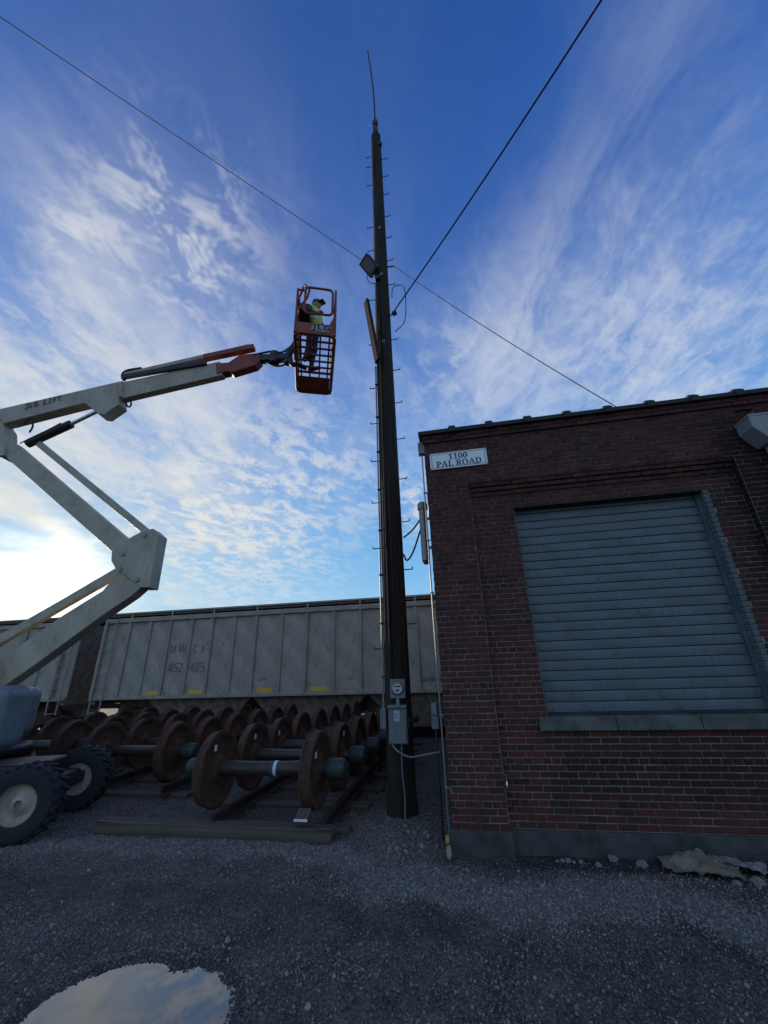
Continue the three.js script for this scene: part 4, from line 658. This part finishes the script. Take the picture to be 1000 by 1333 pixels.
  function mc(fn, c, half, res) { const m = new MarchingCubes(res, new THREE.MeshBasicMaterial(), false, false, 200000); m.isolation = 0; const hs = res / 2; for (let z = 0; z < res; z++) for (let y = 0; y < res; y++) for (let x = 0; x < res; x++) m.field[x + y * res + z * res * res] = -fn([c[0] + (x - hs) / hs * half, c[1] + (y - hs) / hs * half, c[2] + (z - hs) / hs * half]); m.update(); const n = m.count, g = new THREE.BufferGeometry(); const pos = m.positionArray.slice(0, n * 3), nor = m.normalArray.slice(0, n * 3); for (let i = 0; i < n; i++) for (let k = 0; k < 3; k++) pos[i * 3 + k] = pos[i * 3 + k] * half + c[k]; g.setAttribute('position', new THREE.BufferAttribute(pos, 3)); g.setAttribute('normal', new THREE.BufferAttribute(nor, 3)); return g; }
  const headBones = [[[.075, 1.665, 0], [.095, 1.635, 0], .098, .082], [[.10, 1.60, 0], [.125, 1.575, 0], .055, .042], [[.165, 1.645, 0], [.185, 1.622, 0], .016, .015], [[.075, 1.64, .088], [.07, 1.615, .088], .02, .014], [[.075, 1.64, -.088], [.07, 1.615, -.088], .02, .014], [[.155, 1.585, -.02], [.155, 1.585, .02], .012, .012], [[.055, 1.52, 0], [.07, 1.60, 0], .052, .055]];
  const body = mc((p) => field(sk.slice(0, 15), p, .045), [.08, .86, 0], .92, 120), head = mc((p) => field(headBones, p, .02), [.09, 1.62, 0], .17, 64);
  const hands = [1, -1].map((s, i) => mc((p) => field(sk.slice(15 + i * 10, 25 + i * 10), p, .008), [.32, 1.09, s * .22], .12, 64));
  const paint = (g, f) => { const p = g.attributes.position, c = new Float32Array(p.count * 3); for (let i = 0; i < p.count; i++) c.set(f(p.getX(i), p.getY(i), p.getZ(i)), i * 3); g.setAttribute('color', new THREE.BufferAttribute(c, 3)); return g; };
  const skin = [.42, .22, .15];
  part('body', merge([paint(body, (x, y, z) => y < .10 ? [.05, .035, .025] : y < .98 ? [.022, .026, .04] : y > 1.5 ? skin : [.03, .034, .05]), paint(head, (x, y, z) => x > .165 && Math.abs(Math.abs(z) - .034) < .014 && Math.abs(y - 1.65) < .009 ? [.03, .02, .02] : y > 1.655 && x < .09 || x < .04 ? [.03, .02, .015] : skin), paint(hands[0], () => skin), paint(hands[1], () => skin)]), new THREE.MeshStandardMaterial({ vertexColors: true, roughness: .85 }), man);
  const vest = mc((p) => Math.max(field([sk[0], sk[1], [[.03, 1.41, -.14], [.03, 1.41, .14], .085, .085]], p, .06) - .018, .99 - p[1], p[1] - 1.475), [.02, 1.22, 0], .36, 60);
  part('safety_vest', paint(vest, (x, y, z) => (Math.abs(y - 1.13) < .028 || Math.abs(Math.abs(z) - .10) < .024 && y > 1.13) ? [.62, .62, .58] : [.52, .75, .04]), new THREE.MeshStandardMaterial({ vertexColors: true, roughness: .75 }), man);
  part('cap', merge([lathe([[.104, 0], [.108, .03], [.098, .075], [.06, .105], [0, .115]], 24).translate(.078, 1.672, 0), new RoundedBoxGeometry(.13, .012, .15, 2, .005).toNonIndexed().translate(.215, 1.676, 0)].map((g) => { g.deleteAttribute('uv'); return g; })), M.black, man);
}

// ================================================================= RUBBISH AT THE FOOT OF THE WALL
{
  const cloth = (w, d, fn, seg = 40) => { const g = new THREE.PlaneGeometry(w, d, seg, Math.round(seg * .7)); g.rotateX(-Math.PI / 2); const p = g.attributes.position; for (let i = 0; i < p.count; i++) { const [x, y, z] = fn(p.getX(i), p.getZ(i)); p.setXYZ(i, x, y, z); } g.computeVertexNormals(); return g; };
  const s = tag(part('crumpled_sack', cloth(.62, .34, (x, z) => [x + .03 * N2(z * 8, x * 3), .03 + .05 * Math.abs(N2(x * 3.2 + 5, z * 5)) + .085 * sstep(.30, .0, Math.abs(x + .02)) * sstep(.22, .02, Math.abs(z + .06)) + .012 * N2(x * 16, z * 18), z + .03 * N2(x * 7 + 2, z * 4)]), M.tan, scene), 'crumpled tan sack lying in the dirt by the foundation', 'sack'); s.position.set(2.02, .0, -5.33); s.rotation.y = -.22;
  const s2 = tag(part('torn_sheet', cloth(.42, .20, (x, z) => [x, .035 + .04 * Math.abs(N2(x * 5 + 9, z * 9)) + .03 * Math.max(0, Math.sin(x * 9 + z * 16)), z]), mat(L(.34, .32, .28), .9, { side: THREE.DoubleSide, map: grainMap }), scene), 'torn pale sheet lying beside the crumpled tan sack', 'debris'); s2.position.set(2.40, .0, -5.40); s2.rotation.y = -.5;
  const rock = (r, seed, sy = .7) => { const g = new THREE.IcosahedronGeometry(r, 2), p = g.attributes.position; for (let i = 0; i < p.count; i++) { const v = V(p.getX(i), p.getY(i), p.getZ(i)), k = 1 + .28 * N3(v.x / r * 1.2 + seed, v.y / r * 1.2, v.z / r * 1.2); p.setXYZ(i, v.x * k, v.y * k * sy, v.z * k); } g.computeVertexNormals(); return metric(g); };
  const stoneM = mat(L(.30, .27, .235), .9, { map: grainMap, bumpMap: grainBump, bumpScale: .004 });
  const spots = [[1.30, -5.50, .045, 'rounded brown stone lying against the foundation'], [1.53, -5.38, .05, 'pale blue-grey stone near the crumpled sack'], [2.38, -5.10, .05, 'flat pale stone in front of the torn sheet'], [2.20, -5.09, .035, 'small pale stone in front of the crumpled sack']];
  spots.forEach(([x, z, r, label], i) => tag(part('stone', rock(r, i * 5), stoneM, scene), label, 'stone').position.set(x, groundY(x, z) + r * .4, z));
  [[.74, -5.41], [.79, -5.42], [.85, -5.43], [.90, -5.41], [.97, -5.43], [1.12, -5.36]].forEach(([x, z], i) => tag(part('pale_pebble', rock(.018 + .006 * (i % 3), 40 + i), stoneM, scene), 'small pale pebble in the dark strip below the sill', 'pebble', 'pale pebbles under the wall').position.set(x, groundY(x, z) + .012, z));
  const slab = tag(part('broken_slab', rock(.30, 77, .32), M.concrete, scene), 'flat broken concrete lump lying beside the torn sheet', 'concrete lump'); slab.position.set(2.86, .01, -5.36);
  const sc = thing('plastic_scrap', 'yellow plastic scoop shaped scrap leaning at the brick corner', 'scrap', [-.37, .0, -5.42]);
  part('strip', cloth(.035, .16, (x, z) => [x * (1 + .8 * (z + .08)), .19 - (z + .08) * .7 + .01 * N2(z * 20, 1), z * .35 - .03]), mat(L(.34, .27, .04), .6, { side: THREE.DoubleSide }), sc);
  part('bowl', (() => { const g = new THREE.SphereGeometry(1, 20, 12); g.scale(.032, .065, .02); g.rotateX(-.5); g.translate(.012, .06, .035); return g; })(), mat(L(.27, .24, .12), .5), sc);
  part('rim', (() => { const g = new THREE.TorusGeometry(1, .14, 8, 28); g.scale(.036, .072, .06); g.rotateX(-.5); g.translate(.012, .06, .035); return g; })(), M.black, sc);
  const tw = tag(part('loose_twig', tube([atZ(937, 708, -5.585), atZ(950, 714, -5.52), atZ(966, 726, -5.57)], .006, 14, 5), M.timber, scene), 'thin pale twig caught in the bricks beside the door jamb', 'twig');
}
renderer.render(scene, camera);
